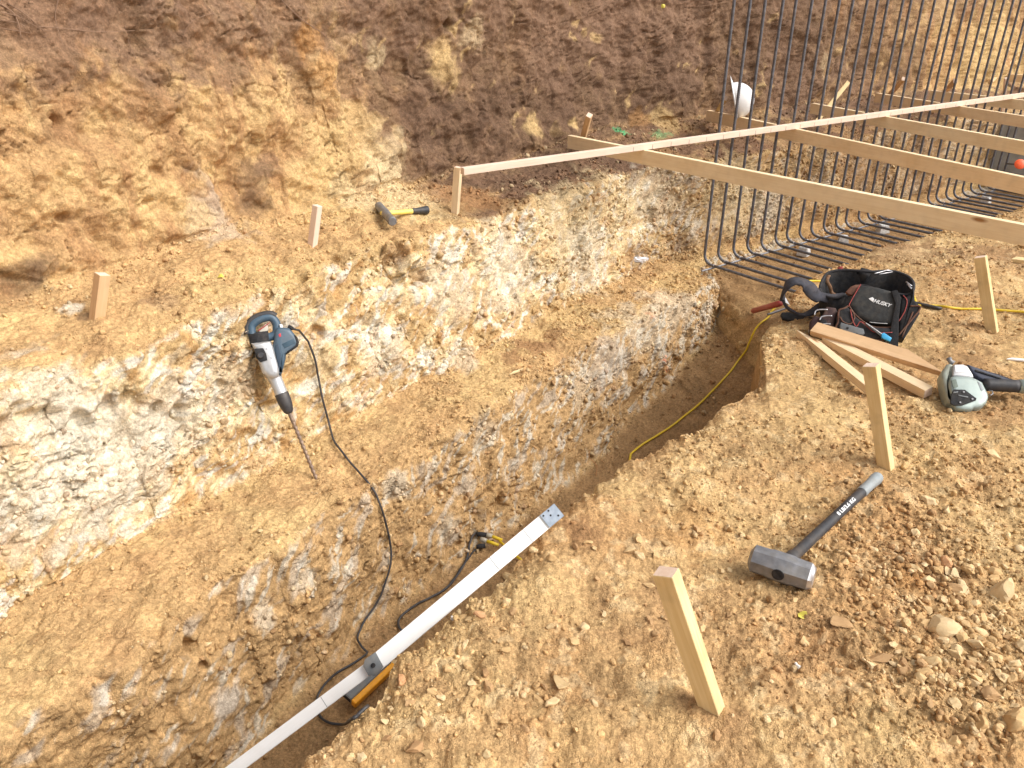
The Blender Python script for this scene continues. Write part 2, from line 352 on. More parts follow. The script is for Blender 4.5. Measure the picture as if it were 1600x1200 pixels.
PL = [ # the dark topsoil on the tall bank
 (60,30,110,PUR,.7),(200,30,110,PUR,.7),(330,50,90,PUR,.6),(460,30,80,PUR,.5),(560,30,60,PUR,.5),
 (660,120,38,DRK,.75),(665,185,50,DRK,.85),(720,200,60,DRK,.8),(790,190,70,DRK,.8),(850,150,70,DRK,.75),(760,150,60,DRK,.6),(640,60,26,PUR,.8),(650,30,30,DRK,.5),
 (900,120,80,DRK,.7),(980,110,90,DRK,.65),(860,60,90,PUR,.7),(960,40,90,PUR,.8),(760,40,60,PUR,.5),(1060,60,90,PUR,.85),(1060,130,70,DRK,.7),
 (1160,60,100,DRK,.65),(1260,80,100,DRK,.65),(1360,70,90,DRK,.6),(1230,140,70,PUR,.6),(1330,130,70,PUR,.6),(1420,100,60,DRK,.6),(1140,140,50,DRK,.7),
 (880,215,55,DRK,.7),(930,250,45,DRK,.75),(860,260,55,DRK,.65),(780,270,50,DRK,.6),(980,255,40,DRK,.6),(740,290,36,DRK,.75),(745,315,40,BRN,.9),(800,290,45,DRK,.75),(850,280,50,DRK,.8),(900,262,50,DRK,.8),(960,250,45,DRK,.7),(700,300,35,BRN,.8),(690,270,30,DRK,.6),(670,240,40,DRK,.7),(1010,235,30,DRK,.6),(1030,245,35,BRN,.6),
 (940,190,30,DRK,.7),(1000,185,40,DRK,.6),(1060,200,25,BRN,.5),
 (400,285,38,DRK,.55),(385,320,30,DRK,.4),(420,255,28,PUR,.5),(25,430,34,DRK,.6),(60,415,24,DRK,.4),(480,60,30,ORG,.6),(505,110,30,ORG,.5),(540,130,30,PUR,.6),
 # light and yellow scraped clay
 (530,250,60,YEL,.7),(480,300,60,YEL,.6),(560,200,40,YEL,.6),(590,90,26,CRM,.5),(600,250,50,CRM,.5),(700,110,30,YEL,.6),(690,80,22,YEL,.5),(330,340,60,GRY,.35),(300,330,40,YEL,.5),
 (630,310,70,CRM,.55),(560,310,40,CRM,.45),(740,55,24,CRM,.4),(835,200,20,YEL,.8),(1040,195,30,YEL,.6),(1000,190,20,ORG,.4),(897,195,10,YEL,.8),
 (1560,60,70,YEL,.75),(1520,110,50,YEL,.6),(1480,30,40,YEL,.4),(1590,110,50,YEL,.7),(1290,100,18,CRM,.3),
 (70,640,90,WHT,.6),(160,720,110,WHT,.65),(280,650,70,WHT,.5),(60,780,90,WHT,.5),(350,610,50,WHT,.35),(600,540,45,WHT,.5),(500,560,40,CRM,.5),(700,450,55,WHT,.4),(620,440,40,CRM,.4),
 (790,420,70,WHT,.45),(880,360,80,CRM,.6),(960,320,70,CRM,.5),(920,400,60,WHT,.35),(1020,300,50,WHT,.35),(1150,300,60,CRM,.5),(1200,330,40,WHT,.4),(720,560,30,WHT,.4),
 (1000,500,60,WHT,.35),(960,560,50,GRY,.4),(1050,470,50,WHT,.4),(900,600,40,WHT,.3),(760,680,30,WHT,.3),(620,760,26,WHT,.5),(410,960,22,WHT,.5),(480,905,22,WHT,.5),(700,830,26,WHT,.4),(350,1090,30,GRY,.4),
 (1350,280,80,BRN,.45),(1450,260,70,BRN,.45),(1280,330,60,ORG,.25),(1180,480,50,TAN*.8,.6),
 # crumbs of dark soil on the ledges; last two brown the carved wall hollows
 (830,540,32,BRN,.8),(800,560,24,BRN,.7),(860,520,22,BRN,.6),(1000,400,30,BRN,.4),(1060,390,30,BRN,.4),(340,790,24,BRN,.5),(370,775,20,BRN,.4),(250,470,30,PUR,.4),(180,1000,34,BRN,.3),(0,480,40,BRN,.4),
 (105,478,16,WHT,.7),(134,495,10,DRK,.6),(620,400,22,BRN,.55),(650,430,18,BRN,.5),
]
c = patches(c, exc, PL, n2*.8+n4*.4)
GRN = np.array((.05, .42, .18)); PNK = np.array((.8, .22, .10))
nsp = fbm(Sm*30, Tm*30, 2, 140)
c = patches(c, exc, [(968,205,11,GRN,.6),(978,209,8,GRN,.4),(1030,211,12,GRN,.35),(1045,209,8,GRN,.25),(1040,565,7,PNK,.5),(1041,580,6,PNK,.5),(1017,490,9,PNK,.22),(835,436,5,YEL,.5)], nsp*1.2)
c *= (1+.13*n3+.10*n2)[..., None]*((1+.14*(v3-.5)*(1-.8*tall))*(1+.18*(hv1-.5)*(h1 > 0)))[..., None]
def satur(a, k): g_ = a@np.array((.3, .6, .1)); return g_[..., None]+(a-g_[..., None])*k
c = np.clip(satur(c, 1.03), .02, .8)
# bank colours
cb = np.ones(bank.shape[:2]+(3,))*(TAN*.96)
m1 = fbm(bx_*2.2, by_*2.2, 3, 110); m2 = fbm(bx_*11, by_*11, 3, 113, .6); m3 = fbm(bx_*60, by_*60, 2, 117)
cb = mixc(cb, YEL, .45*sstep(-.1, .5, m1+.3*m2)); cb = mixc(cb, ORG*.5+BRN*.6, .4*sstep(.05, .55, -m1+.4*m2)); cb = mixc(cb, CRM, .35*sstep(.25, .6, m2))
PB = [(1090,830,60,ORG,.45),(900,820,26,BRN,.6),(920,840,26,BRN,.5),(1000,960,70,BRN,.35),(1150,1060,90,BRN,.3),(1260,1000,80,BRN,.3),(1450,890,60,BRN,.45),(1420,900,30,ORG,.5),(1130,1150,60,BRN,.3),
      (1500,520,60,BRN,.35),(1480,560,60,BRN,.4),(1400,390,90,PUR,.4),(1550,400,60,PUR,.3),(1560,640,60,BRN,.35),(1180,900,70,BRN,.25),(960,760,50,YEL,.5),(1300,640,60,YEL,.4),(1220,560,50,YEL,.5),
      (1150,700,50,BRN,.3),(850,930,70,YEL,.3),(1250,770,60,YEL,.4),(900,1150,60,YEL,.35),(1400,1150,60,YEL,.35),(650,1060,40,BRN,.3),(1180,540,25,BRN,.5),(1190,600,25,BRN,.5)]
cb = patches(cb, bank, PB, m2)
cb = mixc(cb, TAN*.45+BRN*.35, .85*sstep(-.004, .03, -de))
cb *= ((1+.10*m3+.10*m2)*(1+.35*(cv2-.45)*(c2 > 0)*loose)*(1+.35*(cv3-.45)*(c3 > 0))*(1+.2*(cv1-.4)*(c1 > 0)*loose))[..., None]
cb = np.clip(satur(cb, 1.03), .02, .8)
# ------------------------------------------------------------------ materials
def new_mat(name):
    m = bpy.data.materials.new(name); m.use_nodes = True
    return m, m.node_tree.nodes, m.node_tree.links, m.node_tree.nodes['Principled BSDF']
def soil_mat(name, bump=.6, scale=1.0):
    m, n, l, b = new_mat(name)
    at_ = n.new('ShaderNodeAttribute'); at_.attribute_name = 'soil'
    tc = n.new('ShaderNodeNewGeometry')
    def noise(sc, det=4, rough=.6):
        t = n.new('ShaderNodeTexNoise'); t.inputs['Scale'].default_value = sc*scale; t.inputs['Detail'].default_value = det; t.inputs['Roughness'].default_value = rough
        l.new(tc.outputs['Position'], t.inputs['Vector']); return t
    nf = noise(260, 3, .7); nw = noise(25, 3, .6)
    wv = n.new('ShaderNodeVectorMath'); wv.operation = 'MULTIPLY_ADD'; l.new(nw.outputs['Color'], wv.inputs[0]); wv.inputs[1].default_value = (.05, .05, .05); l.new(tc.outputs['Position'], wv.inputs[2])
    ve = n.new('ShaderNodeTexVoronoi'); ve.feature = 'DISTANCE_TO_EDGE'; ve.inputs['Scale'].default_value = 42*scale; l.new(wv.outputs[0], ve.inputs['Vector'])
    ve2 = n.new('ShaderNodeTexVoronoi'); ve2.feature = 'DISTANCE_TO_EDGE'; ve2.inputs['Scale'].default_value = 95*scale; l.new(wv.outputs[0], ve2.inputs['Vector']); nm = noise(70, 4, .65)
    vo = n.new('ShaderNodeTexVoronoi'); vo.inputs['Scale'].default_value = 190*scale; l.new(tc.outputs['Position'], vo.inputs['Vector'])
    vc = n.new('ShaderNodeTexVoronoi'); vc.inputs['Scale'].default_value = 120*scale; l.new(tc.outputs['Position'], vc.inputs['Vector'])
    def mr(src, a, b_, lo, hi):
        r = n.new('ShaderNodeMapRange'); r.inputs[1].default_value = a; r.inputs[2].default_value = b_; r.inputs[3].default_value = lo; r.inputs[4].default_value = hi; l.new(src, r.inputs[0]); return r.outputs[0]
    def mul(a, b_):
        k_ = n.new('ShaderNodeMath'); k_.operation = 'MULTIPLY'; l.new(a, k_.inputs[0])
        if isinstance(b_, float): k_.inputs[1].default_value = b_
        else: l.new(b_, k_.inputs[1])
        return k_.outputs[0]
    sep = n.new('ShaderNodeSeparateColor'); l.new(vc.outputs['Color'], sep.inputs[0])
    v = mul(mul(mr(nf.outputs[0], .3, .7, .70, 1.28), mr(nm.outputs[0], .3, .7, .80, 1.20)), mr(sep.outputs[0], 0, 1, .82, 1.16))
    mx = n.new('ShaderNodeVectorMath'); mx.operation = 'SCALE'; l.new(at_.outputs['Color'], mx.inputs[0]); l.new(v, mx.inputs['Scale'])
    l.new(mx.outputs[0], b.inputs['Base Color'])
    b.inputs['Roughness'].default_value = .93; b.inputs['Specular IOR Level'].default_value = .12
    ad = n.new('ShaderNodeMath'); ad.operation = 'ADD'; l.new(mul(nf.outputs[0], .5), ad.inputs[0]); l.new(nm.outputs[0], ad.inputs[1])
    ad2 = n.new('ShaderNodeMath'); ad2.operation = 'ADD'; l.new(ad.outputs[0], ad2.inputs[0]); ad2.inputs[1].default_value = 0
    ec = mr(ve.outputs[0], 0, .10, 0, .55); ec2 = mr(ve2.outputs[0], 0, .14, 0, .4)
    a3 = n.new('ShaderNodeMath'); a3.operation = 'ADD'; l.new(ec, a3.inputs[0]); l.new(ec2, a3.inputs[1])
    a4 = n.new('ShaderNodeMath'); a4.operation = 'MULTIPLY_ADD'; l.new(a3.outputs[0], a4.inputs[0]); l.new(mr(noise(9).outputs[0], .42, .6, 0, 1), a4.inputs[1]); l.new(ad2.outputs[0], a4.inputs[2]); ad2 = a4
    bp = n.new('ShaderNodeBump'); bp.inputs['Strength'].default_value = bump; bp.inputs['Distance'].default_value = .008
    l.new(ad2.outputs[0], bp.inputs['Height']); l.new(bp.outputs[0], b.inputs['Normal'])
    return m
M_SOIL = soil_mat('soil'); 
def soil_obj(name, g, col, mat):
    me = mesh_np(name, g.reshape(-1, 3), grid_faces(g.shape[0], g.shape[1]))
    ca = me.color_attributes.new('soil', 'FLOAT_COLOR', 'POINT')
    c4 = np.ones((g.shape[0]*g.shape[1], 4), np.float32); c4[:, :3] = col.reshape(-1, 3)
    ca.data.foreach_set('color', c4.ravel())
    o = link(name, me, mat); o['kind'] = 'structure'; return o
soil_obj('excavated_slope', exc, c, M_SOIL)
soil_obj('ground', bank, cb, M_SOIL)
# ------------------------------------------------------------------ object materials
def plain(name, col, rough=.5, metal=0.0, var=.12, dirt=0.0, bump=0.0, spec=.5, dirtcol=(.42,.28,.14), vscale=60):
    m, n, l, b = new_mat(name)
    tc = n.new('ShaderNodeTexCoord'); t = n.new('ShaderNodeTexNoise'); t.inputs['Scale'].default_value = vscale; t.inputs['Detail'].default_value = 5
    l.new(tc.outputs['Object'], t.inputs['Vector'])
    r = n.new('ShaderNodeMapRange'); r.inputs[1].default_value = .3; r.inputs[2].default_value = .7; r.inputs[3].default_value = 1-var; r.inputs[4].default_value = 1+var
    l.new(t.outputs[0], r.inputs[0])
    v = n.new('ShaderNodeVectorMath'); v.operation = 'SCALE'; v.inputs[0].default_value = col; l.new(r.outputs[0], v.inputs['Scale'])
    out = v.outputs[0]
    if dirt:
        t2 = n.new('ShaderNodeTexNoise'); t2.inputs['Scale'].default_value = vscale*.35; t2.inputs['Detail'].default_value = 6; t2.inputs['Roughness'].default_value = .7
        l.new(tc.outputs['Object'], t2.inputs['Vector'])
        r2 = n.new('ShaderNodeMapRange'); r2.inputs[1].default_value = .45; r2.inputs[2].default_value = .75; r2.inputs[3].default_value = 0; r2.inputs[4].default_value = dirt
        l.new(t2.outputs[0], r2.inputs[0])
        mx = n.new('ShaderNodeMix'); mx.data_type = 'RGBA'; l.new(r2.outputs[0], mx.inputs[0]); l.new(out, mx.inputs[6]); mx.inputs[7].default_value = (*dirtcol, 1)
        out = mx.outputs[2]
    l.new(out, b.inputs['Base Color']); b.inputs['Roughness'].default_value = rough; b.inputs['Metallic'].default_value = metal; b.inputs['Specular IOR Level'].default_value = spec
    if bump:
        bp = n.new('ShaderNodeBump'); bp.inputs['Strength'].default_value = bump; bp.inputs['Distance'].default_value = .002
        l.new(t.outputs[0], bp.inputs['Height']); l.new(bp.outputs[0], b.inputs['Normal'])
    return m
def wood(name, ca, cb_, dirt=.0, knots=True, gscale=1.0):
    """sawn softwood: grain along local X"""
    m, n, l, b = new_mat(name)
    tc = n.new('ShaderNodeTexCoord'); oi = n.new('ShaderNodeObjectInfo')
    ofs = n.new('ShaderNodeVectorMath'); ofs.operation = 'ADD'; l.new(tc.outputs['Object'], ofs.inputs[0])
    cmb = n.new('ShaderNodeCombineXYZ'); ml = n.new('ShaderNodeMath'); ml.operation = 'MULTIPLY'; ml.inputs[1].default_value = 7; l.new(oi.outputs['Random'], ml.inputs[0])
    l.new(ml.outputs[0], cmb.inputs[0]); l.new(ml.outputs[0], cmb.inputs[1]); l.new(cmb.outputs[0], ofs.inputs[1])
    def mp(sx, sy, sz):
        p = n.new('ShaderNodeMapping'); p.inputs['Scale'].default_value = (sx, sy, sz); l.new(ofs.outputs[0], p.inputs[0]); return p.outputs[0]
    kn = n.new('ShaderNodeTexVoronoi'); kn.inputs['Scale'].default_value = 1; l.new(mp(2.7, 9, 9), kn.inputs['Vector'])
    kr = n.new('ShaderNodeMapRange'); kr.inputs[1].default_value = .05; kr.inputs[2].default_value = .12; kr.inputs[3].default_value = 1 if knots else 0; kr.inputs[4].default_value = 0; l.new(kn.outputs['Distance'], kr.inputs[0])
    wv = n.new('ShaderNodeTexNoise'); wv.inputs['Scale'].default_value = gscale; wv.inputs['Detail'].default_value = 5; wv.inputs['Distortion'].default_value = 1.2; l.new(mp(3.5, 90, 90), wv.inputs['Vector'])
    w2 = n.new('ShaderNodeTexNoise'); w2.inputs['Scale'].default_value = 1; w2.inputs['Detail'].default_value = 3; l.new(mp(5, 12, 12), w2.inputs['Vector'])
    ad = n.new('ShaderNodeMath'); ad.operation = 'ADD'; l.new(wv.outputs[0], ad.inputs[0]); l.new(w2.outputs[0], ad.inputs[1])
    cr = n.new('ShaderNodeMapRange'); cr.inputs[1].default_value = .75; cr.inputs[2].default_value = 1.25; l.new(ad.outputs[0], cr.inputs[0])
    mx = n.new('ShaderNodeMix'); mx.data_type = 'RGBA'; l.new(cr.outputs[0], mx.inputs[0]); mx.inputs[6].default_value = (*ca, 1); mx.inputs[7].default_value = (*cb_, 1)
    mk = n.new('ShaderNodeMix'); mk.data_type = 'RGBA'; l.new(kr.outputs[0], mk.inputs[0]); l.new(mx.outputs[2], mk.inputs[6]); mk.inputs[7].default_value = (.36, .18, .07, 1)
    nd = n.new('ShaderNodeTexNoise'); nd.inputs['Scale'].default_value = 22; nd.inputs['Detail'].default_value = 6; l.new(ofs.outputs[0], nd.inputs['Vector'])
    dr = n.new('ShaderNodeMapRange'); dr.inputs[1].default_value = .48; dr.inputs[2].default_value = .72; dr.inputs[3].default_value = 0; dr.inputs[4].default_value = dirt; l.new(nd.outputs[0], dr.inputs[0])
    md = n.new('ShaderNodeMix'); md.data_type = 'RGBA'; l.new(dr.outputs[0], md.inputs[0]); l.new(mk.outputs[2], md.inputs[6]); md.inputs[7].default_value = (.30, .21, .12, 1)
    l.new(md.outputs[2], b.inputs['Base Color']); b.inputs['Roughness'].default_value = .75; b.inputs['Specular IOR Level'].default_value = .25
    bp = n.new('ShaderNodeBump'); bp.inputs['Strength'].default_value = .35; bp.inputs['Distance'].default_value = .001; l.new(wv.outputs[0], bp.inputs['Height']); l.new(bp.outputs[0], b.inputs['Normal'])
    return m
W_BOARD = wood('pine_board', (.88, .71, .47), (.80, .61, .37), .10)
W_BOARD2 = wood('fir_board', (.85, .66, .43), (.77, .56, .33), .12)
W_RAIL = wood('pale_rail', (.76, .60, .48), (.69, .52, .40), .05, False)
W_STAKE = wood('stake_wood', (.78, .61, .34), (.66, .48, .23), .25)
W_STAKE_L = wood('fresh_stake', (.80, .62, .40), (.72, .53, .32), .08)
W_RED = wood('reddish_stake', (.66, .44, .25), (.56, .35, .18), .15)
W_END = wood('end_grain', (.78, .62, .50), (.66, .48, .36), .05, False)
W_WHITE = wood('painted_white_wood', (.88, .88, .87), (.83, .83, .81), .05, False)
M_REBAR = plain('rebar_steel', (.13, .135, .155), .55, .55, .35, .30, .3, .5, (.17, .10, .06), 40)
M_STEEL = plain('worn_steel', (.22, .22, .23), .5, .5, .25, .5, .4, .5, (.30, .25, .18), 45)
M_BRIGHT = plain('bright_steel', (.60, .60, .62), .35, .85, .15, .15)
M_BLACK = plain('black_fabric', (.022, .022, .024), .85, 0, .35, .22, .5, .3, (.16, .12, .08), 70)
M_RUB = plain('black_rubber', (.030, .030, .034), .55, 0, .2, .22, .1, .5, (.25, .18, .11), 50)
M_BRNTRIM = plain('brown_trim', (.13, .055, .032), .7, 0, .3, .2)
M_REDTRIM = plain('red_stitching', (.35, .06, .05), .7)
M_LEATH = plain('tan_leather', (.24, .12, .055), .7, 0, .3, .2)
M_BLUE = plain('blue_tool_housing', (.045, .085, .125), .45, 0, .15, .22, .1, .5, (.30, .25, .18), 30)
M_SILV = plain('cast_aluminium', (.52, .52, .52), .42, .55, .12, .25, .2, .5, (.35, .28, .20), 30)
M_GRN = plain('grey_green_magnesium', (.30, .36, .335), .4, .25, .12, .2, .1, .5, (.35, .28, .20), 25)
M_YEL = plain('yellow_rubber', (.72, .50, .02), .5, 0, .1, .15)
M_YGRIP = plain('pale_yellow_fibreglass', (.78, .62, .14), .5, 0, .08, .12)
M_ORG = plain('orange_plastic', (.78, .33, .01), .45, 0, .08, .1)
M_HIVIS = plain('fluorescent_orange', (.85, .11, .02), .5)
M_WHITE = plain('white_plastic', (.82, .82, .82), .35, 0, .03, .06)
M_RED = plain('red_rubber', (.33, .045, .035), .55, 0, .1, .25)
M_SKY = plain('light_blue_plastic', (.06, .42, .75), .4)
M_GREYP = plain('grey_plastic', (.13, .14, .145), .5, 0, .15, .2)
M_GALV = plain('galvanised_plate', (.27, .31, .36), .4, .7, .15, .1)
M_CONC = plain('concrete', (.58, .58, .57), .9, 0, .2, .3, .6)
M_PANEL = plain('grey_form_panel', (.36, .36, .34), .8, 0, .25, .35, .3, .3, (.28, .22, .15), 7)
M_PAPER = plain('white_paper', (.78, .78, .80), .8)
M_LETTER = plain('white_print', (.75, .75, .74), .6)
M_GRIP = plain('pale_grey_green_grip', (.25, .28, .29), .5, 0, .1, .2)
M_LEAF = plain('yellow_leaf', (.62, .52, .08), .6)
M_TWIG = plain('dry_twig', (.48, .24, .10), .8)
M_ROOT = plain('root_fibre', (.22, .13, .08), .85)
M_STRAW = plain('straw', (.68, .56, .32), .8)
# ------------------------------------------------------------------ shape helpers (all return a mesh in world or local space)
def bm_mesh(bm, name):
    me = bpy.data.meshes.new(name); bm.to_mesh(me); bm.free(); return me
def frame(p, x, z):
    x = Vector(x).normalized(); z = Vector(z); z = (z - x*z.dot(x)).normalized(); y = z.cross(x)
    M = Matrix.Identity(4)
    for i in range(3): M[i][0], M[i][1], M[i][2], M[i][3] = x[i], y[i], z[i], p[i]
    return M
def lumber_mesh(L, w, h, bev=.0015, end_mat=True, cut=None):
    bm = bmesh.new(); bmesh.ops.create_cube(bm, size=1)
    for v in bm.verts: v.co = Vector(((v.co.x+.5)*L, v.co.y*w, v.co.z*h))
    n = max(1, int(L/.25)); 
    if cut:     # sharpened far end: length of the taper, side offset
        for v in bm.verts:
            if v.co.x > L*.5: v.co.y = v.co.y*.08 + cut[1]*w*.45; v.co.z = v.co.z*cut[2]
        bm2 = bmesh.ops.bisect_plane  # keep the taper short: ring before the tip
        geom = bm.verts[:]+bm.edges[:]+bm.faces[:]
        bmesh.ops.bisect_plane(bm, geom=geom, plane_co=(L-cut[0], 0, 0), plane_no=(1, 0, 0))
        for v in bm.verts:
            if abs(v.co.x-(L-cut[0])) < 1e-5:
                s = 1 if v.co.y > (cut[1]*w*.45*(1-cut[0]/L)) else -1
                v.co.y = s*w*.5; v.co.z = math.copysign(h*.5, v.co.z)
    bmesh.ops.bevel(bm, geom=[e for e in bm.edges if e.calc_face_angle(0) > .6], offset=bev, segments=1, affect='EDGES', clamp_overlap=True)
    bm.faces.ensure_lookup_table()
    if end_mat:
        for f in bm.faces:
            if abs(f.normal.x) > .95: f.material_index = 1
    return bm_mesh(bm, 'lumber')
def lumber(name, p0, p1, w, h, mat, up=(0, 0, 1), cut=None, parent=None, bev=.0015):
    """w = across (local Y), h = along 'up' (local Z)"""
    p0, p1 = Vector(p0), Vector(p1)
    me = lumber_mesh((p1-p0).length, w, h, bev, cut=cut)
    o = link(name, me, [mat, W_END], None, False); o.matrix_world = frame(p0, p1-p0, up)
    if parent: attach(o, parent)
    return o
def attach(o, parent):
    bpy.context.view_layer.update(); mw = o.matrix_world.copy()
    o.parent = parent; o.matrix_parent_inverse = parent.matrix_world.inverted(); o.matrix_world = mw
def catmull(pts, n=8, closed=False):
    P = [Vector(p) for p in pts]; out = []; m = len(P)
    rng = range(m if closed else m-1)
    for i in rng:
        if closed: a, b, c_, d = P[i-1], P[i], P[(i+1) % m], P[(i+2) % m]
        else: a, b, c_, d = P[max(i-1, 0)], P[i], P[i+1], P[min(i+2, m-1)]
        for k_ in range(n):
            t = k_/n; out.append(.5*((2*b)+(c_-a)*t+(2*a-5*b+4*c_-d)*t*t+(3*b-a-3*c_+d)*t**3))
    if not closed: out.append(P[-1])
    return out
def tube_bm(bm, path, rad, sides=8, flatten=None, cap=True, mi=0):
    path = [Vector(p) for p in path]; n = len(path)
    rads = rad if isinstance(rad, (list, tuple, np.ndarray)) else [rad]*n
    t0 = (path[1]-path[0]).normalized(); up = Vector((0, 0, 1)) if abs(t0.z) < .9 else Vector((1, 0, 0))
    x = (up - t0*up.dot(t0)).normalized(); rings = []
    for i in range(n):
        t = (path[min(i+1, n-1)]-path[max(i-1, 0)])
        if t.length < 1e-9: t = t0
        t = t.normalized(); x = (x - t*x.dot(t)).normalized(); y = t.cross(x)
        rings.append([bm.verts.new(path[i] + (x*math.cos(2*math.pi*k_/sides)+y*math.sin(2*math.pi*k_/sides))*float(rads[i])) for k_ in range(sides)])
    for a, b in zip(rings[:-1], rings[1:]):
        for k_ in range(sides):
            f = bm.faces.new((a[k_], a[(k_+1) % sides], b[(k_+1) % sides], b[k_])); f.material_index = mi
    if cap:
        f = bm.faces.new(rings[0][::-1]); f.material_index = mi; f = bm.faces.new(rings[-1]); f.material_index = mi
    return rings
def tube(name, path, rad, mat, parent=None, sides=8):
    bm = bmesh.new(); tube_bm(bm, path, rad, sides); me = bm_mesh(bm, name)
    o = link(name, me, mat, None, True)
    if parent: attach(o, parent)
    return o
def ribbon_bm(bm, path, normals_, width, thick=.004):
    """flat strap along a path; normals_ = facing directions"""
    path = [Vector(p) for p in path]; n = len(path); rings = []
    for i in range(n):
        t = (path[min(i+1, n-1)]-path[max(i-1, 0)]).normalized(); nn = Vector(normals_[i]); nn = (nn-t*nn.dot(t)).normalized(); s_ = t.cross(nn)
        w = width[i] if isinstance(width, (list, tuple)) else width
        h_ = thick/2
        rings.append([bm.verts.new(path[i]+s_*a*w/2+nn*b*h_) for a, b in ((-1, -.6), (-.93, 1), (0, 1.25), (.93, 1), (1, -.6), (.93, -1), (0, -1), (-.93, -1))])
    m = 8
    for a, b in zip(rings[:-1], rings[1:]):
        for k_ in range(m): bm.faces.new((a[k_], a[(k_+1) % m], b[(k_+1) % m], b[k_]))
    bm.faces.new(rings[0][::-1]); bm.faces.new(rings[-1])
def ribbon(name, path, normals_, width, mat, parent, thick=.004):
    bm = bmesh.new(); ribbon_bm(bm, path, normals_, width, thick); bmesh.ops.recalc_face_normals(bm, faces=bm.faces)
    o = link(name, bm_mesh(bm, name), mat, None, True)
    if parent: attach(o, parent)
    return o
def inset(P, d):
    n = len(P); out = []
    area = sum(P[i][0]*P[(i+1) % n][1]-P[(i+1) % n][0]*P[i][1] for i in range(n)); sg = 1 if area > 0 else -1
    for i in range(n):
        a, b, c_ = P[i-1], P[i], P[(i+1) % n]
        e1_ = Vector((b[0]-a[0], b[1]-a[1])); e2_ = Vector((c_[0]-b[0], c_[1]-b[1]))
        if e1_.length < 1e-9: e1_ = e2_
        if e2_.length < 1e-9: e2_ = e1_
        n1_ = Vector((-e1_.y, e1_.x)).normalized(); n2_ = Vector((-e2_.y, e2_.x)).normalized()
        nn = (n1_+n2_); nn = nn.normalized() if nn.length > 1e-6 else n1_
        out.append((b[0]+sg*nn.x*d, b[1]+sg*nn.y*d))
    return out
def pillow_bm(bm, P, z0, z1, r, seg=3, smooth_n=0, dome=0.0, mi=0):
    """outline P (local x,y) extruded from z0 to z1 with rounded rims of radius r"""
    if smooth_n: P = [(v.x, v.y) for v in catmull([(a, b, 0) for a, b in P], smooth_n, True)]
    area = sum(P[i][0]*P[(i+1) % len(P)][1]-P[(i+1) % len(P)][0]*P[i][1] for i in range(len(P)))
    if area < 0: P = P[::-1]
    lv = []
    rb = min(r, (z1-z0)*.48)
    for k_ in range(seg+1):
        a = math.pi/2*k_/seg; lv.append((z0+rb*(1-math.sin(a)), r*(1-math.cos(math.pi/2-a)) if False else r*(1-math.sin(a)) ))
    lv = [(z0 + rb*(1-math.cos(math.pi/2*k_/seg)), r*(1-math.sin(math.pi/2*k_/seg))) for k_ in range(seg+1)]
    lv += [(z1 - rb*(1-math.cos(math.pi/2*(seg-k_)/seg)), r*(1-math.sin(math.pi/2*(seg-k_)/seg))) for k_ in range(seg+1)]
    if dome: lv += [(z1+dome*.6, r+dome*2.0), (z1+dome*.9, r+dome*4.5)]
    rings = [[bm.verts.new((x, y, z)) for x, y in inset(P, d)] for z, d in lv]
    n = len(P)
    for a, b in zip(rings[:-1], rings[1:]):
        for k_ in range(n):
            f = bm.faces.new((a[k_], a[(k_+1) % n], b[(k_+1) % n], b[k_])); f.material_index = mi
    f = bm.faces.new(rings[0][::-1]); f.material_index = mi; f = bm.faces.new(rings[-1]); f.material_index = mi
def shade(o, ang=40):
    me = o.data; me.polygons.foreach_set('use_smooth', np.ones(len(me.polygons), dtype=bool)); me.set_sharp_from_angle(angle=R(ang)); return o
class Plane:
    """a plane in the place; photo outlines are carried onto it and then given real thickness along its normal"""
    def __init__(s, p, normal, xdir=(1, 0, 0)):
        s.M = frame(Vector(p), Vector(xdir)-Vector(normal).normalized()*Vector(xdir).dot(Vector(normal).normalized()), normal); s.Mi = s.M.inverted()
    def px(s, x, y, lift=0.0):
        o = s.Mi @ CAMP; d = s.Mi.to_3x3() @ ray(x, y); q_ = o + d*((lift-o.z)/d.z); return (q_.x, q_.y)
    def poly(s, pts, f=lambda a, b: (a, b), lift=0.0): return [s.px(*f(a, b), lift) for a, b in pts]
    def w(s, x, y, lift=0.0): q_ = s.px(x, y, lift); return s.M @ Vector((q_[0], q_[1], lift))
    def slab(s, name, pts, z0, z1, r, mat, parent=None, f=lambda a, b: (a, b), smooth_n=0, dome=0.0, ang=40, lift=None):
        bm = bmesh.new(); pillow_bm(bm, s.poly(pts, f, z1 if lift is None else lift), z0, z1, r, 3, smooth_n, dome)
        me = bm_mesh(bm, name); o = link(name, me, mat, None, True); o.matrix_world = s.M.copy(); shade(o, ang)
        if parent: attach(o, parent)
        return o
def lathe_bm(bm, prof_, sides=24, M=None, mi=0):
    rings = []
    for x, r in prof_:
        ring = []
        for k_ in range(sides):
            a = 2*math.pi*(k_+.5)/sides; v = Vector((x, r*math.cos(a), r*math.sin(a)))
            ring.append(bm.verts.new(M @ v if M else v))
        rings.append(ring)
    for a, b in zip(rings[:-1], rings[1:]):
        for k_ in range(sides):
            f = bm.faces.new((a[k_], a[(k_+1) % sides], b[(k_+1) % sides], b[k_])); f.material_index = mi
    f = bm.faces.new(rings[0][::-1]); f.material_index = mi; f = bm.faces.new(rings[-1]); f.material_index = mi
def lathe(name, prof_, p, x, z, mat, parent=None, sides=24, ang=35):
    bm = bmesh.new(); lathe_bm(bm, prof_, sides); bmesh.ops.recalc_face_normals(bm, faces=bm.faces)
    o = link(name, bm_mesh(bm, name), mat, None, True); o.matrix_world = frame(Vector(p), x, z); shade(o, ang)
    if parent: attach(o, parent)
    return o
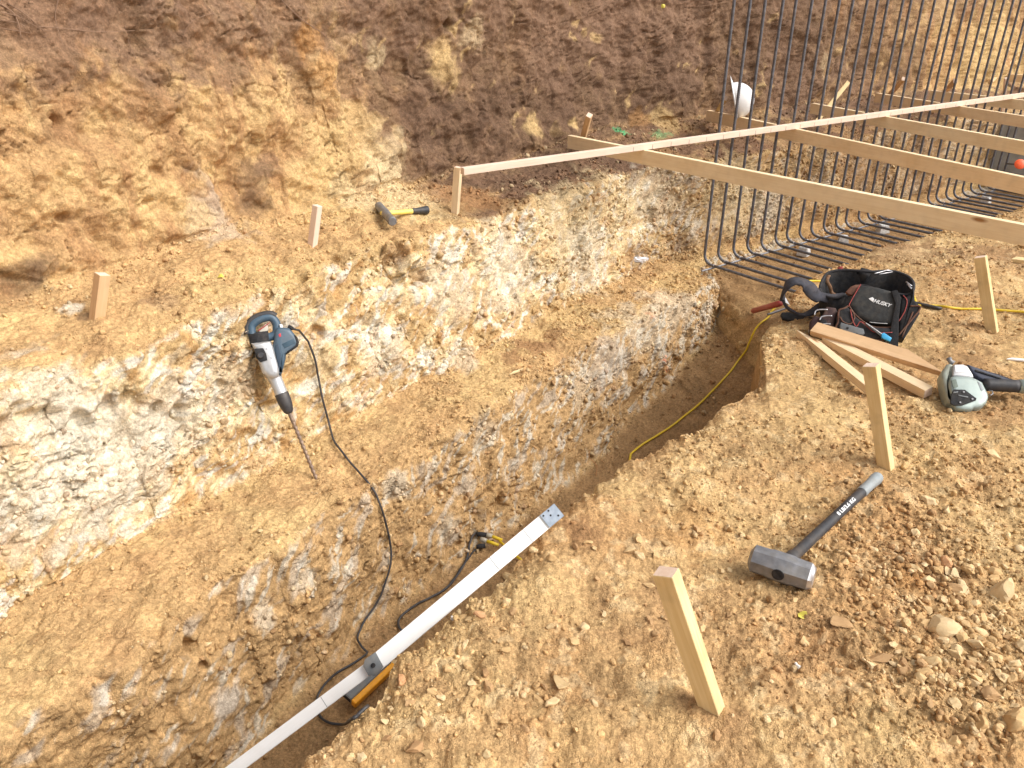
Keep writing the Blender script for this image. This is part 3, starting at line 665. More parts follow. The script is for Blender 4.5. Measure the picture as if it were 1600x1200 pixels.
def text_obj(name, s_, size, M, mat, parent, extrude=.0006, shear=0.0, sx=1.0):
    cu = bpy.data.curves.new(name, 'FONT'); cu.body = s_; cu.size = size; cu.extrude = extrude; cu.shear = shear; cu.align_x = 'CENTER'; cu.align_y = 'CENTER'
    cu.offset = size*.02
    t = bpy.data.objects.new('tmp', cu); C.objects.link(t); bpy.context.view_layer.update()
    me = bpy.data.meshes.new_from_object(t.evaluated_get(bpy.context.evaluated_depsgraph_get())); bpy.data.objects.remove(t)
    me.materials.clear(); o = link(name, me, mat, None, False); o.matrix_world = M @ Matrix.Diagonal((sx, 1, 1, 1))
    attach(o, parent); return o
def cord_path(pts, lift, n=7, smooth=3):
    pp = catmull([(x, y, 0) for x, y in pts], n); out = []
    for p in pp:
        try: out.append(hit(p.x, p.y, lift))
        except Exception: pass
    for _ in range(smooth):
        out = [out[0]]+[(out[i-1]+out[i]*2+out[i+1])/4 for i in range(1, len(out)-1)]+[out[-1]]
    return out
# ------------------------------------------------------------------ rebar mat
D2v = Vector((*D2, 0)); N2v = Vector((*N2, 0)); Bdir = Vector((.60, -.80, 0))
ZB = -.325
def rebar_mesh(Lh, top=2.35, rad=.0105, seed=0):
    rb = .075; path = [(0, 0, top)]
    # fine steps in the part the photo shows, coarse above
    z = top; pts = []
    n = int((top-rb)/.006)
    pts += [Vector((0, 0, top-(top-rb)*i/n)) for i in range(n)]
    pts += [Vector((rb*(1-math.cos(a)), 0, rb*(1-math.sin(a)))) for a in np.linspace(0, math.pi/2, 14)]
    m = int((Lh-rb)/.006); pts += [Vector((rb+(Lh-rb)*i/m, 0, 0)) for i in range(1, m+1)]
    rads = [rad*(1.10 if (i//1) % 2 == 0 else .93) for i in range(len(pts))]
    bm = bmesh.new(); tube_bm(bm, pts, rads, 7); return bm_mesh(bm, 'rebar')
rng = random.Random(5)
RM = [rebar_mesh(1.16), rebar_mesh(1.05), rebar_mesh(1.22)]
tw_bm = bmesh.new()
tube_bm(tw_bm, catmull([(.0,.013,-.004),(.01,.0,.013),(.014,-.012,.0),(.004,-.004,-.016),(-.008,.01,-.012),(-.006,.013,.006),(.012,.004,.014)], 4), .0014, 5)
TW = bm_mesh(tw_bm, 'tie_wire')
GREB = 'bent vertical bars of the rebar mat'
nb_ = 29
for i in range(nb_):
    p = Vector((*R0, 0)) + D2v*(i*.166 + rng.uniform(-.012, .012)); p.z = ZB + rng.uniform(-.004, .004)
    first = i == 0
    o = link('rebar', RM[i % 3], M_REBAR if i < 3 else None, None, True) if True else None
    az = math.atan2(Bdir.y, Bdir.x)+rng.uniform(-.03, .03)
    o.matrix_world = Matrix.Translation(p) @ Matrix.Rotation(az, 4, 'Z') @ Matrix.Rotation(rng.uniform(-.006, .006), 4, 'X') @ Matrix.Rotation(rng.uniform(-.006, .006), 4, 'Y')
    lab = 'ribbed steel bar bent at its foot, one of the upright row over the trench'
    if i == 0: lab = 'leftmost upright ribbed steel bar, the end of the row nearest the trench corner'
    tag(o, lab, 'rebar', GREB)
    w = link('tie_wire', TW, M_BRIGHT if i == 0 else None, None, True); w.matrix_world = Matrix.Translation(p + Bdir*.085 + Vector((0, 0, .0))) @ Matrix.Rotation(rng.uniform(0, 6), 4, 'Z')
    attach(w, o)
def straight_bar(name, p0, p1, rad, label):
    n = int((Vector(p1)-Vector(p0)).length/.012); pts = [Vector(p0).lerp(Vector(p1), i/n) for i in range(n+1)]
    pts = [p + Vector((0, 0, .004*math.sin(i*.02))) for i, p in enumerate(pts)]
    o = tube(name, pts, [rad*(1.06 if i % 2 else .96) for i in range(n+1)], M_BARL, None, 7); tag(o, label, 'rebar'); return o
M_BARL = plain('scaled_steel_bar', (.25, .25, .27), .5, .6, .25, .2, .2, .5, (.2, .13, .08), 40)
q0 = Vector((*R0, 0)) + Bdir*.09
straight_bar('rebar', (q0 - D2v*.12) + Vector((0, 0, ZB-.016)), (q0+D2v*5.3) + Vector((0, 0, ZB-.016)), .0075, 'long grey bar lying under the bends of the upright bars')
q1 = Vector((*R0, 0)) + Bdir*.93
straight_bar('rebar', (q1 - D2v*.45) + Vector((0, 0, ZB-.016)), (q1+D2v*5.3) + Vector((0, 0, ZB-.016)), .0075, 'long grey bar along the trench edge behind the tool bag')
# concrete spacer blocks under the long bar
def dobie_mesh():
    bm = bmesh.new(); bmesh.ops.create_cube(bm, size=1)
    for v in bm.verts:
        k_ = .74 if v.co.z > 0 else 1.0; v.co = Vector((v.co.x*.095*k_, v.co.y*.095*k_, v.co.z*.075))
    bmesh.ops.bevel(bm, geom=bm.edges[:], offset=.005, segments=2, affect='EDGES')
    return bm_mesh(bm, 'spacer_block')
DM = dobie_mesh()
dl = ['concrete spacer block nearest the tool bag, under the long bar', 'second concrete spacer block along the long bar from the bag', 'third concrete spacer block along the long bar from the bag',
      'concrete spacer block under the long bar, fourth from the tool bag', 'farthest concrete spacer block under the long bar']
for i, (x, y) in enumerate([(1246,381),(1306,364),(1364,346),(1441,319),(1512,300)]):
    p = at(x, y, ZB-.02); f_ = (p-q0).dot(D2v); p = q0 + D2v*f_ + Bdir*.045 + Vector((0, 0, ZB-.062))
    o = link('spacer_block', DM, M_CONC if i == 0 else None, None, True); shade(o, 30) if i == 0 else None
    o.matrix_world = Matrix.Translation(p) @ Matrix.Rotation(.9+i*.35, 4, 'Z'); tag(o, dl[i], 'spacer block', 'concrete spacer blocks under the rebar')
# ------------------------------------------------------------------ boards across the trench and the long pale rail
ZT = .60
def crossboard(pL, pR, mat, label, ext=.5, z=ZT, h=.089, w=.038):
    a = at(*pL, z); b = at(*pR, z); d = (b-a).normalized(); L_ = (b-a).length+ext
    a = a - Vector((0, 0, h/2)); o = lumber('board', a, a+d*L_, w, h, mat); tag(o, label, 'board', 'boards laid across the trench'); return o
BD = [crossboard((890,211), (1600,350), W_BOARD, 'pale board nearest the camera, crossing above the tool bag', 1.0),
      crossboard((1107,172), (1600,276), W_BOARD2, 'long board carrying the white hard hat at its far end', 1.2),
      crossboard((1270,161), (1600,220), W_BOARD, 'third board from the camera across the trench', 1.4),
      crossboard((1370,145), (1600,181), W_BOARD2, 'fourth board from the camera across the trench', 1.4),
      crossboard((1455,141), (1600,156), W_BOARD, 'fifth board from the camera across the trench', 1.2),
      crossboard((1545,113), (1612,118), W_BOARD2, 'farthest reddish board high at the right edge of the photo', 1.2)]
ra = at(722, 262, ZT+.038); rb_ = at(1600, 145, ZT+.038); rdir = (rb_-ra).normalized()
rend = ra + rdir*((rb_-ra).length+1.0)
rail = lumber('rail', ra-Vector((0, 0, .019)), rend-Vector((0, 0, .019)), .040, .038, W_RAIL); tag(rail, 'long pale straight rail running from the short post across all the boards', 'rail')
# pencil marks on its front face
bm = bmesh.new()
for v in [(0, -.0206, -.018), (.003, -.0206, -.018), (.003, -.0206, .010), (0, -.0206, .010)]: bm.verts.new(v)
bm.faces.new(bm.verts[:]); PMK = bm_mesh(bm, 'pencil_mark'); PMK.materials.append(plain('pencil', (.12, .08, .08), .8))
for i in range(30):
    pm = link('pencil_mark', PMK, None, None, False); pm.matrix_world = rail.matrix_world @ Matrix.Translation((1.25+i*.166, 0, 0)); attach(pm, rail)
# ------------------------------------------------------------------ stakes
def stake(top, foot, w, mat, label, group=None, face=None, h=None, deep=.12):
    """top and foot: centres in the place; runs on below the soil"""
    top, foot = Vector(top), Vector(foot); d = (foot-top).normalized()
    f_ = Vector(face) if face else Vector((-.3, -1, 0))
    o = lumber('stake', top, foot+d*deep, h or w, w, mat, up=f_); o.data.name = 'stake'
    tag(o, label, 'stake', group); return o
def tops(px, py, foot, tilt):  # top point on the ray through the photo, on the vertical sheet through the foot
    n_ = Vector((foot.x, foot.y, 0)).normalized(); n_ = (n_ + Vector((0, 0, tilt))).normalized(); d = ray(px, py); return CAMP + d*((foot-CAMP).dot(n_)/d.dot(n_))
f0 = hit(1112, 1105); stake(tops(1040, 893, f0, .0), f0, .036, W_STAKE, 'squared stake in the foreground leaning left, nearest the camera', None, (-.60, -.8, 0), .050)
f0 = hit(1384, 728); stake(tops(1361, 570, f0, .0), f0, .037, W_STAKE, 'stake leaning left in front of the pointed stakes on the ground', None, (-.75, -.75, 0), .046)
f0 = hit(1550, 517); stake(tops(1532, 401, f0, .0), f0, .038, W_STAKE, 'stake with the yellow cord behind it at the right side', None, (-.72, -.75, 0), .05)
f0 = hit(152, 494); stake(tops(160, 428, f0, .0), f0, .042, W_RED, 'short stake with a white sawn top at the left of the upper bench', None, (-.75, -1, 0), .042)
f0 = hit(488, 383); stake(tops(496, 321, f0, .0), f0, .036, W_RAIL, 'pale stake on the upper bench left of the small hammer', None, (-.6, -1, 0), .036)
f0 = hit(711, 333); stake(tops(716, 261, f0, .0), f0, .04, W_STAKE_L, 'short post carrying the near end of the long pale rail', None, (-.35, -1, 0), .04)
def brace(topx, topy, bx, by, z, mat, label, w=.038):
    t = at(topx, topy, z+.14); f_ = at(bx, by, z-.05); return stake(t, f_, w, mat, label, 'stakes at the far ends of the boards', (-.2, -1, .3), deep=.25)
brace(921, 180, 911, 216, ZT, W_RED, 'upright stake behind the left end of the nearest board')
brace(1325, 129, 1296, 165, ZT, W_STAKE, 'leaning stake right of the hard hat, behind the third board')
brace(1412, 123, 1390, 148, ZT, W_RED, 'leaning stake behind the far end of the fourth board')
brace(1493, 126, 1474, 146, ZT, W_RED, 'leaning stake behind the far end of the fifth board')
brace(1589, 86, 1560, 116, ZT+.05, W_RED, 'leaning stake behind the farthest reddish board')
brace(1572, 122, 1569, 150, ZT-.05, W_RAIL, 'thin pale stake in front of the farthest reddish board', .03)
brace(1134, 153, 1118, 180, ZT, W_STAKE, 'stake behind the hard hat at the end of its board')
# ------------------------------------------------------------------ hard hat
hp = at(1149, 158, ZT+.115); hroot = empty('hard_hat', hp, 'white hard hat hung on the end of the second board', 'hard hat')
ax = Vector((.76, -.30, .66)).normalized()
HM = frame(hp, Vector((.30, .15, -.9)), ax) @ Matrix.Scale(1.05, 4)
bm = bmesh.new()
NS, NR = 36, 12
def hatpt(u_, k_, grow=0.0):
    a = 2*math.pi*u_/NS; f_ = math.sin(math.pi/2*k_/NR)
    x = math.cos(a)*.140*math.cos(math.pi/2*k_/NR); y = math.sin(a)*.112*math.cos(math.pi/2*k_/NR)
    ridge = .006*math.exp(-(y/.016)**2)
    return Vector((x, y, .135*f_+ridge))
rings = []
for k_ in range(NR): rings.append([bm.verts.new(hatpt(u_, k_)) for u_ in range(NS)])
for a, b in zip(rings[:-1], rings[1:]):
    for u_ in range(NS): bm.faces.new((a[u_], a[(u_+1) % NS], b[(u_+1) % NS], b[u_]))
tp = bm.verts.new((0, 0, .141))
for u_ in range(NS): bm.faces.new((rings[-1][u_], rings[-1][(u_+1) % NS], tp))
o = link('shell', bm_mesh(bm, 'shell'), M_WHITE, None, True); o.matrix_world = HM
md_ = o.modifiers.new('s', 'SOLIDIFY'); md_.thickness = .004; attach(o, hroot)
bm = bmesh.new(); r1, r2, r3 = [], [], []
for u_ in range(NS):
    a = 2*math.pi*u_/NS; ca_, sa_ = math.cos(a), math.sin(a); pk = .048*max(0, -ca_)**2 + .012
    r1.append(bm.verts.new((ca_*.140, sa_*.112, .004))); r2.append(bm.verts.new((ca_*(.140+pk), sa_*(.112+pk*.6), -.008))); r3.append(bm.verts.new((ca_*.138, sa_*.110, -.004)))
for u_ in range(NS):
    v = (u_+1) % NS; bm.faces.new((r1[u_], r2[u_], r2[v], r1[v])); bm.faces.new((r2[u_], r3[u_], r3[v], r2[v]))
o = link('brim', bm_mesh(bm, 'brim'), M_WHITE, None, True); o.matrix_world = HM; attach(o, hroot)
o = tube('strap', [HM @ Vector(v) for v in [(.13, .02, -.005), (.15, .03, -.03), (.17, .03, -.035)]], .006, M_WHITE, hroot)
# ------------------------------------------------------------------ grey panel and orange cap at the far end of the trench
pa = at(1532, 292, -.43); pd = Bdir
P0 = pa + Vector((0, 0, -.05))
PN = frame(P0 + Vector((0, 0, 0)), pd, Vector((0, .0, 1)))
bm = bmesh.new(); pillow_bm(bm, [(0, 0), (1.4, 0), (1.4, .03), (0, .03)], 0, .82, .003, 1)
o = link('form_panel', bm_mesh(bm, 'form_panel'), M_PANEL, None, False); o.matrix_world = frame(P0, pd, Vector((.12, .1, 1))); tag(o, 'grey flat panel standing across the far end of the trench', 'panel')
cp = at(1593, 257, -.06) ; 
o = lathe('mushroom_cap', [(-.03, .016), (0, .018), (.004, .05), (.012, .052), (.020, .040), (.024, .012)], cp, Vector((-.25, -.9, .5)), (0, 0, 1), M_HIVIS, None, 20); tag(o, 'orange mushroom cap low in front of the grey panel', 'mushroom cap')
tube('stem', [cp, cp + Vector((.05, .30, -.05))], .008, M_REBAR, o)
# ------------------------------------------------------------------ big sledgehammer on the bank
def ground_plane_pt(px, py, dz): 
    p = hit(px, py); return at(px, py, p.z+dz)
gh = gz(*hit(1220, 905).to_2d())
ha = at(1177, 872, gh+.045); hb = at(1266, 902, gh+.045); hx = (hb-ha).normalized(); hc = (ha+hb)/2
he = at(1372, 745, gz(*hit(1372, 748).to_2d())+.028)
hy = (he-hc); hy = (hy-hx*hy.dot(hx)).normalized()
sl = empty('sledgehammer', hc-Vector((0, 0, .04)), 'large grey steel sledgehammer with black handle lying on the bank', 'sledgehammer')
hl = (hb-ha).length/2*1.12
lathe('head', [(-hl, .024), (-hl+.010, .041), (-hl*.42, .042), (-hl*.32, .0445), (hl*.32, .0445), (hl*.42, .042), (hl-.012, .041)], hc, hx, Vector((0, 0, 1)), M_STEEL, sl, 8, 25)
lathe('striking_face', [(hl-.012, .041), (hl, .031), (hl+.0005, .030)], hc, hx, Vector((0, 0, 1)), M_BRIGHT, sl, 8, 25)
hd = he-hc; hn = hd.normalized(); L_ = hd.length
def hpnt(f): return hc + hd*f
hz_ = Vector((0, 0, 1))
o = lathe('handle', [(-.030, .015), (.02, .016), (.045, .0205), (.075, .0205), (.085, .0165), (L_*.5, .0155), (L_*.80, .0165)], hc, hn, hz_, M_RUB, sl, 20, 40)
lathe('grip', [(L_*.80, .0168), (L_*.805, .0185), (L_*.90, .0175), (L_*.97, .021), (L_*.995, .019), (L_, .010)], hc, hn, hz_, M_GRIP, sl, 20, 40)
# eye with the handle end showing on the near side of the head
en = -(he-hc).normalized(); en = (en - hx*en.dot(hx)).normalized()
lathe('eye', [(0, .0175), (.0022, .0170), (.0022, .010), (.0014, .009)], hc+en*.0425+Vector((0, 0, .004)), en, hz_, M_BLACK, sl, 18)
# worn white print on the handle: small broken letter strokes
facec = (CAMP-hpnt(.62)).normalized(); facec = (facec-hn*facec.dot(hn)).normalized()
TM = frame(hc+hd*.60+facec*.0158, hn, facec)
text_obj('lettering', '8 LB/3.6 KG', .017, TM @ Matrix.Rotation(0, 4, 'Z'), M_LETTER, sl, .0003, 0.0, 1.5)
# ------------------------------------------------------------------ small hammer on the upper bench
s0, nn0 = hitn(600, 338); zz0 = s0.z
a0_ = at(592, 322, zz0+.035); b0_ = at(613, 346, zz0+.030); e0_ = at(668, 328, gz(*hit(664, 332).to_2d())+.022)
mx_ = (b0_-a0_).normalized(); mc = (a0_+b0_)/2; ml_ = (b0_-a0_).length/2
sh = empty('club_hammer', mc, 'small hammer with yellow handle and black grip lying on the upper bench', 'hammer')
lathe('head', [(-ml_-.006, .020), (-ml_, .0245), (-ml_*.55, .0245), (-ml_*.35, .020), (-ml_*.25, .026), (ml_*.25, .026), (ml_*.35, .020), (ml_*.55, .0245), (ml_, .0245), (ml_+.006, .020)], mc, mx_, (0, 0, 1), M_STEEL, sh, 16, 30)
md2 = (e0_-mc); mn_ = md2.normalized(); ML = md2.length
lathe('eye', [(0, .011), (.003, .0105), (.003, .002)], mc-mn_*.0255+Vector((0, 0, .003)), -mn_, (0, 0, 1), M_YGRIP, sh, 16)
lathe('handle', [(.01, .0125), (ML*.60, .0140), (ML*.64, .0145)], mc, mn_, (0, 0, 1), M_YGRIP, sh, 16)
lathe('grip', [(ML*.62, .0155), (ML*.66, .017), (ML*.75, .0165), (ML*.93, .0225), (ML*.99, .0235), (ML, .018)], mc, mn_, (0, 0, 1), M_RUB, sh, 16)
# ------------------------------------------------------------------ rotary hammer leaning on the middle wall
def cpx(a, b): return (370+a/5.7143, 470+b/5.7143)
tip = hit(497, 749); topw, tn = hitn(420, 520)
topc = topw + tn*.05 + Vector((.03, -.10, .02))
ctr_n = (CAMP-topc).normalized()
axis_ = (topc-tip).normalized(); pn = (ctr_n-axis_*ctr_n.dot(axis_)).normalized()
DP = Plane(tip, pn, (1, 0, 0))
dr = empty('rotary_hammer', tip, 'blue and silver rotary hammer with a long bit leaning on the pale wall', 'power tool')
hous = DP.slab('motor_housing', [(325,372),(345,250),(372,232),(460,240),(480,255),(545,330),(556,372),(548,402),(440,478),(436,520),(395,668),(378,660),(350,560),(318,400)], -.036, .036, .016, M_BLUE, dr, cpx, 0, .0, 45)
DP.slab('vent_panel', [(345,392),(372,385),(392,470),(395,590),(380,600),(352,500)], .0355, .039, .003, plain('dark_vent', (.025,.045,.07), .5), hous, cpx)
gb = DP.slab('gear_housing', [(125,378),(300,355),(330,420),(372,560),(385,640),(372,680),(330,700),(282,690),(225,640),(195,560),(150,430)], -.046, .046, .022, M_SILV, dr, cpx, 0, 0, 50)
DP.slab('selector_plate', [(155,428),(235,422),(262,470),(272,530),(210,550),(172,510)], .0455, .054, .004, M_BLACK, gb, cpx)
k0 = DP.w(*cpx(212, 487), .054); lathe('selector_knob', [(0, .014), (.010, .012), (.012, .010)], k0, pn, (0, 0, 1), M_RUB, gb, 16)
for a, b in ((272, 425), (312, 508), (345, 637)):
    lathe('screw', [(0, .0042), (.003, .0038), (.0034, .001)], DP.w(*cpx(a, b), .0455), pn, (0, 0, 1), M_BRIGHT, gb, 10)
# D handle: closed loop
hpts = [(110,330),(92,245),(118,190),(200,140),(290,122),(345,140),(385,185),(398,235),(385,300),(330,330),(230,340),(150,352)]
inner = [(175,300),(168,232),(215,190),(275,172),(305,190),(318,235),(312,290),(270,318),(225,322)]
cl_ = [((a+c_)/2, (b+d)/2) for (a, b), (c_, d) in zip(hpts, [(172,300),(168,245),(175,225),(215,190),(275,172),(300,180),(315,210),(318,240),(315,280),(280,312),(225,322),(185,318)])]
path = [DP.w(*cpx(a, b), 0.0) for a, b in cl_]; pth = catmull(path, 6, True); pth.append(pth[0].copy())
widths = []
bm = bmesh.new(); tube_bm(bm, pth, [.018]*len(pth), 12, cap=False); bmesh.ops.remove_doubles(bm, verts=bm.verts, dist=.0004)
o = link('handle', bm_mesh(bm, 'handle'), M_BLUE, None, True); attach(o, dr)
bm = bmesh.new(); tube_bm(bm, catmull([DP.w(*cpx(a, b), 0) for a, b in ((96,300),(92,240),(118,185),(200,135),(290,117),(350,138))], 6), [.0145]*31, 12)
o = link('grip', bm_mesh(bm, 'grip'), M_RUB, None, True); attach(o, dr)
DP.slab('trigger', [(190,262),(262,205),(275,215),(280,255),(235,322),(222,300)], -.010, .010, .003, plain('trigger_plastic', (.50,.46,.38), .5), dr, cpx)
DP.slab('trigger_stripe', [(188,262),(295,190),(298,197),(195,272)], .008, .013, .001, M_RED, dr, cpx)
for b in (322, 340, 358): tube('bellows', [DP.w(*cpx(112+(b-322)*.2, b+12), 0), DP.w(*cpx(285, b-8), 0)], .0235, M_BLACK, dr, 14)
DP.slab('button', [(380,210),(405,208),(412,240),(385,245)], .012, .024, .004, M_WHITE, dr, cpx)
DP.slab('rating_plate', [(372,300),(392,288),(396,318),(380,325)], .0355, .0375, .001, plain('red_print', (.55,.04,.05), .5), hous, cpx)
DP.slab('label_band', [(405,385),(510,335),(525,378),(425,425)], .0355, .0372, .001, plain('dark_label', (.035,.07,.10), .4), hous, cpx)
DP.slab('motor_cap', [(440,478),(548,402),(556,372),(545,330),(520,300),(512,310),(530,375),(520,400),(445,452)], -.033, .038, .008, M_BLACK, dr, cpx)
nd = (DP.w(*cpx(470, 1000), 0)-DP.w(*cpx(325, 650), 0)); nx_ = nd.normalized(); NL = nd.length; n0 = DP.w(*cpx(325, 650), 0)
lathe('nose', [(-.02, .034), (.0, .033), (NL*.10, .029), (NL*.24, .026), (NL*.26, .0272), (NL*.40, .0255), (NL*.42, .0268), (NL*.56, .0245)], n0, nx_, pn, M_SILV, dr, 28)
lathe('chuck', [(NL*.50, .0275), (NL*.52, .029), (NL*.70, .029), (NL*.80, .027), (NL*.95, .021), (NL, .015), (NL+.003, .009)], n0, nx_, pn, M_RUB, dr, 28)
b0 = n0 + nx_*NL; bv = tip + Vector((0, 0, -.03)) - b0; bl = bv.length
bm = bmesh.new(); ns_ = 150; bx2 = bv.normalized(); Mb = frame(b0, bx2, pn); rings = []
for i in range(ns_+1):
    f = i/ns_; tw = f*bl/.045*2*math.pi; ring = []
    for k_ in range(14):
        a = 2*math.pi*k_/14; fl_ = .0088 if f < .12 else (.0062+.0030*max(0, math.cos(2*(a-tw)))**.6 if math.cos(2*(a-tw)) > 0 else .0062)
        ring.append(bm.verts.new(Mb @ Vector((f*bl, fl_*math.cos(a), fl_*math.sin(a)))))
    rings.append(ring)
for a, b in zip(rings[:-1], rings[1:]):
    for k_ in range(14): bm.faces.new((a[k_], a[(k_+1) % 14], b[(k_+1) % 14], b[k_]))
o = link('drill_bit', bm_mesh(bm, 'drill_bit'), plain('rusty_drill_bit', (.24, .17, .13), .5, .5, .3, .4, .3, .5, (.35, .24, .14), 50), None, True); attach(o, dr)
# its cord: over the wall, the ledge and down into the trench where it coils
c0 = DP.w(*cpx(505, 250), 0)
cpts = [(478,535),(490,570),(497,600),(505,640),(513,672),(528,702),(555,732),(578,762),(592,795),(603,832),(607,865),(600,905),(588,938),(568,965),(557,992),(560,1012),(573,1025)]
cp_ = cord_path(cpts, .020, 6, 5); start = [c0, c0.lerp(cp_[0], .4)+Vector((.01, 0, .015))]
cp_ = catmull(start, 3)[:-1]+cp_
cp2 = cord_path([(573,1025),(555,1038),(525,1056),(505,1075),(496,1098),(500,1120),(516,1133),(540,1136),(560,1128),(575,1112)], .014, 6, 3)
tube('cord', cp_+cp2[1:], .0048, M_RUB, dr, 8)
tube('cord_boot', [DP.w(*cpx(455, 232), 0), DP.w(*cpx(490, 245), 0), c0], [.011, .009, .006], M_BLACK, dr, 10)
# second black cord at the connectors, and the yellow extension cord
pc = empty('power_cord', hit(742, 836), 'black cord looping along the trench floor to the yellow plugs', 'cord')
w1 = cord_path([(640,1000),(622,985),(628,965),(650,948),(672,938),(700,922),(716,902),(727,880),(731,855),(738,838),(745,832)], .016, 6, 3)
tube('cable', w1, .0055, M_RUB, pc, 8)
def plugset(a, b, c_, d, parent):
    A_, B_ = hit(*a, .03), hit(*b, .03); tube('plug', [A_, A_.lerp(B_, .5), B_], [.010, .0125, .011], M_BLACK, parent, 12)
plugset((745, 832), (757, 838), 0, 0, pc)
w2 = cord_path([(700,922),(712,905),(722,888),(733,872),(742,862)], .015, 6, 2); tube('cable', w2, .004, M_RUB, pc, 8)
plugset((744, 861), (760, 858), 0, 0, pc)
xc = empty('extension_cord', hit(1100, 622), 'yellow extension cord along the trench floor and out past the tool bag', 'cord')
def yl(a, b):
    A_, B_ = hit(*a, .035), hit(*b, .035); d = B_-A_
    tube('socket', [A_, A_+d*.35], .012, plain('clear_socket', (.40, .36, .28), .3), xc, 12); tube('yellow_boot', [A_+d*.35, B_], [.0085, .0075], M_YEL, xc, 10)
yl((757, 838), (786, 852)); yl((749, 844), (778, 860))
zf_ = hit(1100, 622).z
y1 = cord_path([(985,712),(1000,700),(1020,687),(1045,672),(1070,652),(1095,632),(1118,608),(1140,585),(1155,565),(1168,548)], .012, 5, 3)
hid = [hit(780, 853, .03), Vector((.22, 2.75, -.90)), Vector((.55, 3.2, -.88)), y1[0].lerp(Vector((.55, 3.2, -.88)), .3)]
p3_ = [hit(1200, 498, .01), hit(1206, 488, .012), hit(1218, 476, .012), hit(1240, 464, .06), hit(1262, 452, .05), Vector((1.95, 4.15, .03))]
p4_ = [Vector((2.2, 4.1, gz(2.2, 4.1)+.012))]+cord_path([(1432,479),(1450,480),(1470,481),(1500,485),(1530,485),(1560,487),(1600,490),(1650,496)], .010, 5, 1)
full = catmull(hid, 5)[:-1]+y1+catmull([y1[-1], y1[-1]+Vector((.05, .02, .15)), *p3_, *p4_[:2]], 5)[1:]+p4_[2:]
tube('cable', full, .0064, M_YEL, xc, 8)
# ------------------------------------------------------------------ long white folding rod across the trench edge
gA = hit(880, 800)
A1 = at(862, 806, .075); Bm = at(585, 1038, -.20); E1 = at(352, 1212, -.46)
rd = (Bm-A1).normalized(); up_ = (CAMP-(A1+Bm)/2).normalized()
Bm = A1 + (Bm-A1); 
rodr = empty('grade_rod', Bm, 'long white jointed wooden rod lying across the trench edge', 'rod')
rod1 = lumber('upper_leaf', A1+ (Bm-A1)*.04, Bm, .048, .032, W_WHITE, up=up_, parent=rodr)
E2 = Bm + (E1-Bm).normalized()*1.2
rod2 = lumber('lower_leaf', Bm+(E1-Bm)*.02+rd*-.0-up_*.004, E2, .036, .028, W_WHITE, up=up_, parent=rodr)
EM = frame(A1-rd*.005+up_*.020, rd, up_)
bm = bmesh.new(); pillow_bm(bm, [(-.022, -.024), (.036, -.024), (.036, .024), (-.022, .024)], 0, .003, .001, 1)
ep_ = link('end_plate', bm_mesh(bm, 'end_plate'), M_GALV, None, False); ep_.matrix_world = EM; attach(ep_, rodr)
for a, b in ((-.008, .012), (.010, -.003), (.006, -.018), (.028, -.016)):
    lathe('screw', [(0, .0032), (.0015, .003), (.0018, .001)], EM @ Vector((a, b, .003)), up_, rd, M_BLACK, ep_, 10)
JM = frame(Bm+up_*.014, rd, up_) @ Matrix.Scale(.82, 4)
bm = bmesh.new(); pillow_bm(bm, [(-.030, -.030), (.012, -.034), (.030, -.020), (.034, .016), (.012, .034), (-.022, .026)], 0, .010, .003, 2)
hg = link('hinge', bm_mesh(bm, 'hinge'), M_GREYP, None, True); hg.matrix_world = JM; shade(hg); attach(hg, rodr)
lathe('pin', [(0, .007), (.004, .0065), (.0045, .002)], JM @ Vector((.002, 0, .010)), up_, rd, M_BLACK, hg, 12)
# ruled joints on the leaves
def rule(M0, x, w_, parent):
    bm = bmesh.new(); pillow_bm(bm, [(x, -w_/2), (x+.0012, -w_/2), (x+.0012, w_/2), (x, w_/2)], 0, .0005, .0001, 1)
    o = link('joint_line', bm_mesh(bm, 'joint_line'), M_GREYP, None, False); o.matrix_world = M0; attach(o, parent)
R1 = rod1.matrix_world @ Matrix.Translation((0, 0, .0171)); rule(R1, .07, .048, rod1); rule(R1, .20, .048, rod1)
R2 = rod2.matrix_world @ Matrix.Translation((0, 0, .0141)); rule(R2, .16, .034, rod2)
# grey and orange level below it
LA = hit(545, 1108, .03); LB = LA + (at(600, 1050, LA.z)-LA).normalized()*.22; LA = LA+Vector((0, 0, .04)); LB = LB+Vector((0, 0, .05))
lv_ = empty('spirit_level', LA, 'grey and orange level half hidden under the bank beside the white rod', 'level')
lu = Vector((.1, -.25, 1)).normalized()
lumber('body', LA, LB, .052, .030, M_GREYP, up=lu, parent=lv_, bev=.004).data.materials[1] = M_BLACK
side = (LB-LA).normalized().cross(lu).normalized(); side = side if side.dot(Vector((1, -1, 0))) > 0 else -side
o = lumber('orange_edge', LA+side*.038-lu*.004, LB+side*.038-lu*.004, .024, .032, M_ORG, up=lu, parent=lv_, bev=.003); o.data.materials[1] = M_ORG
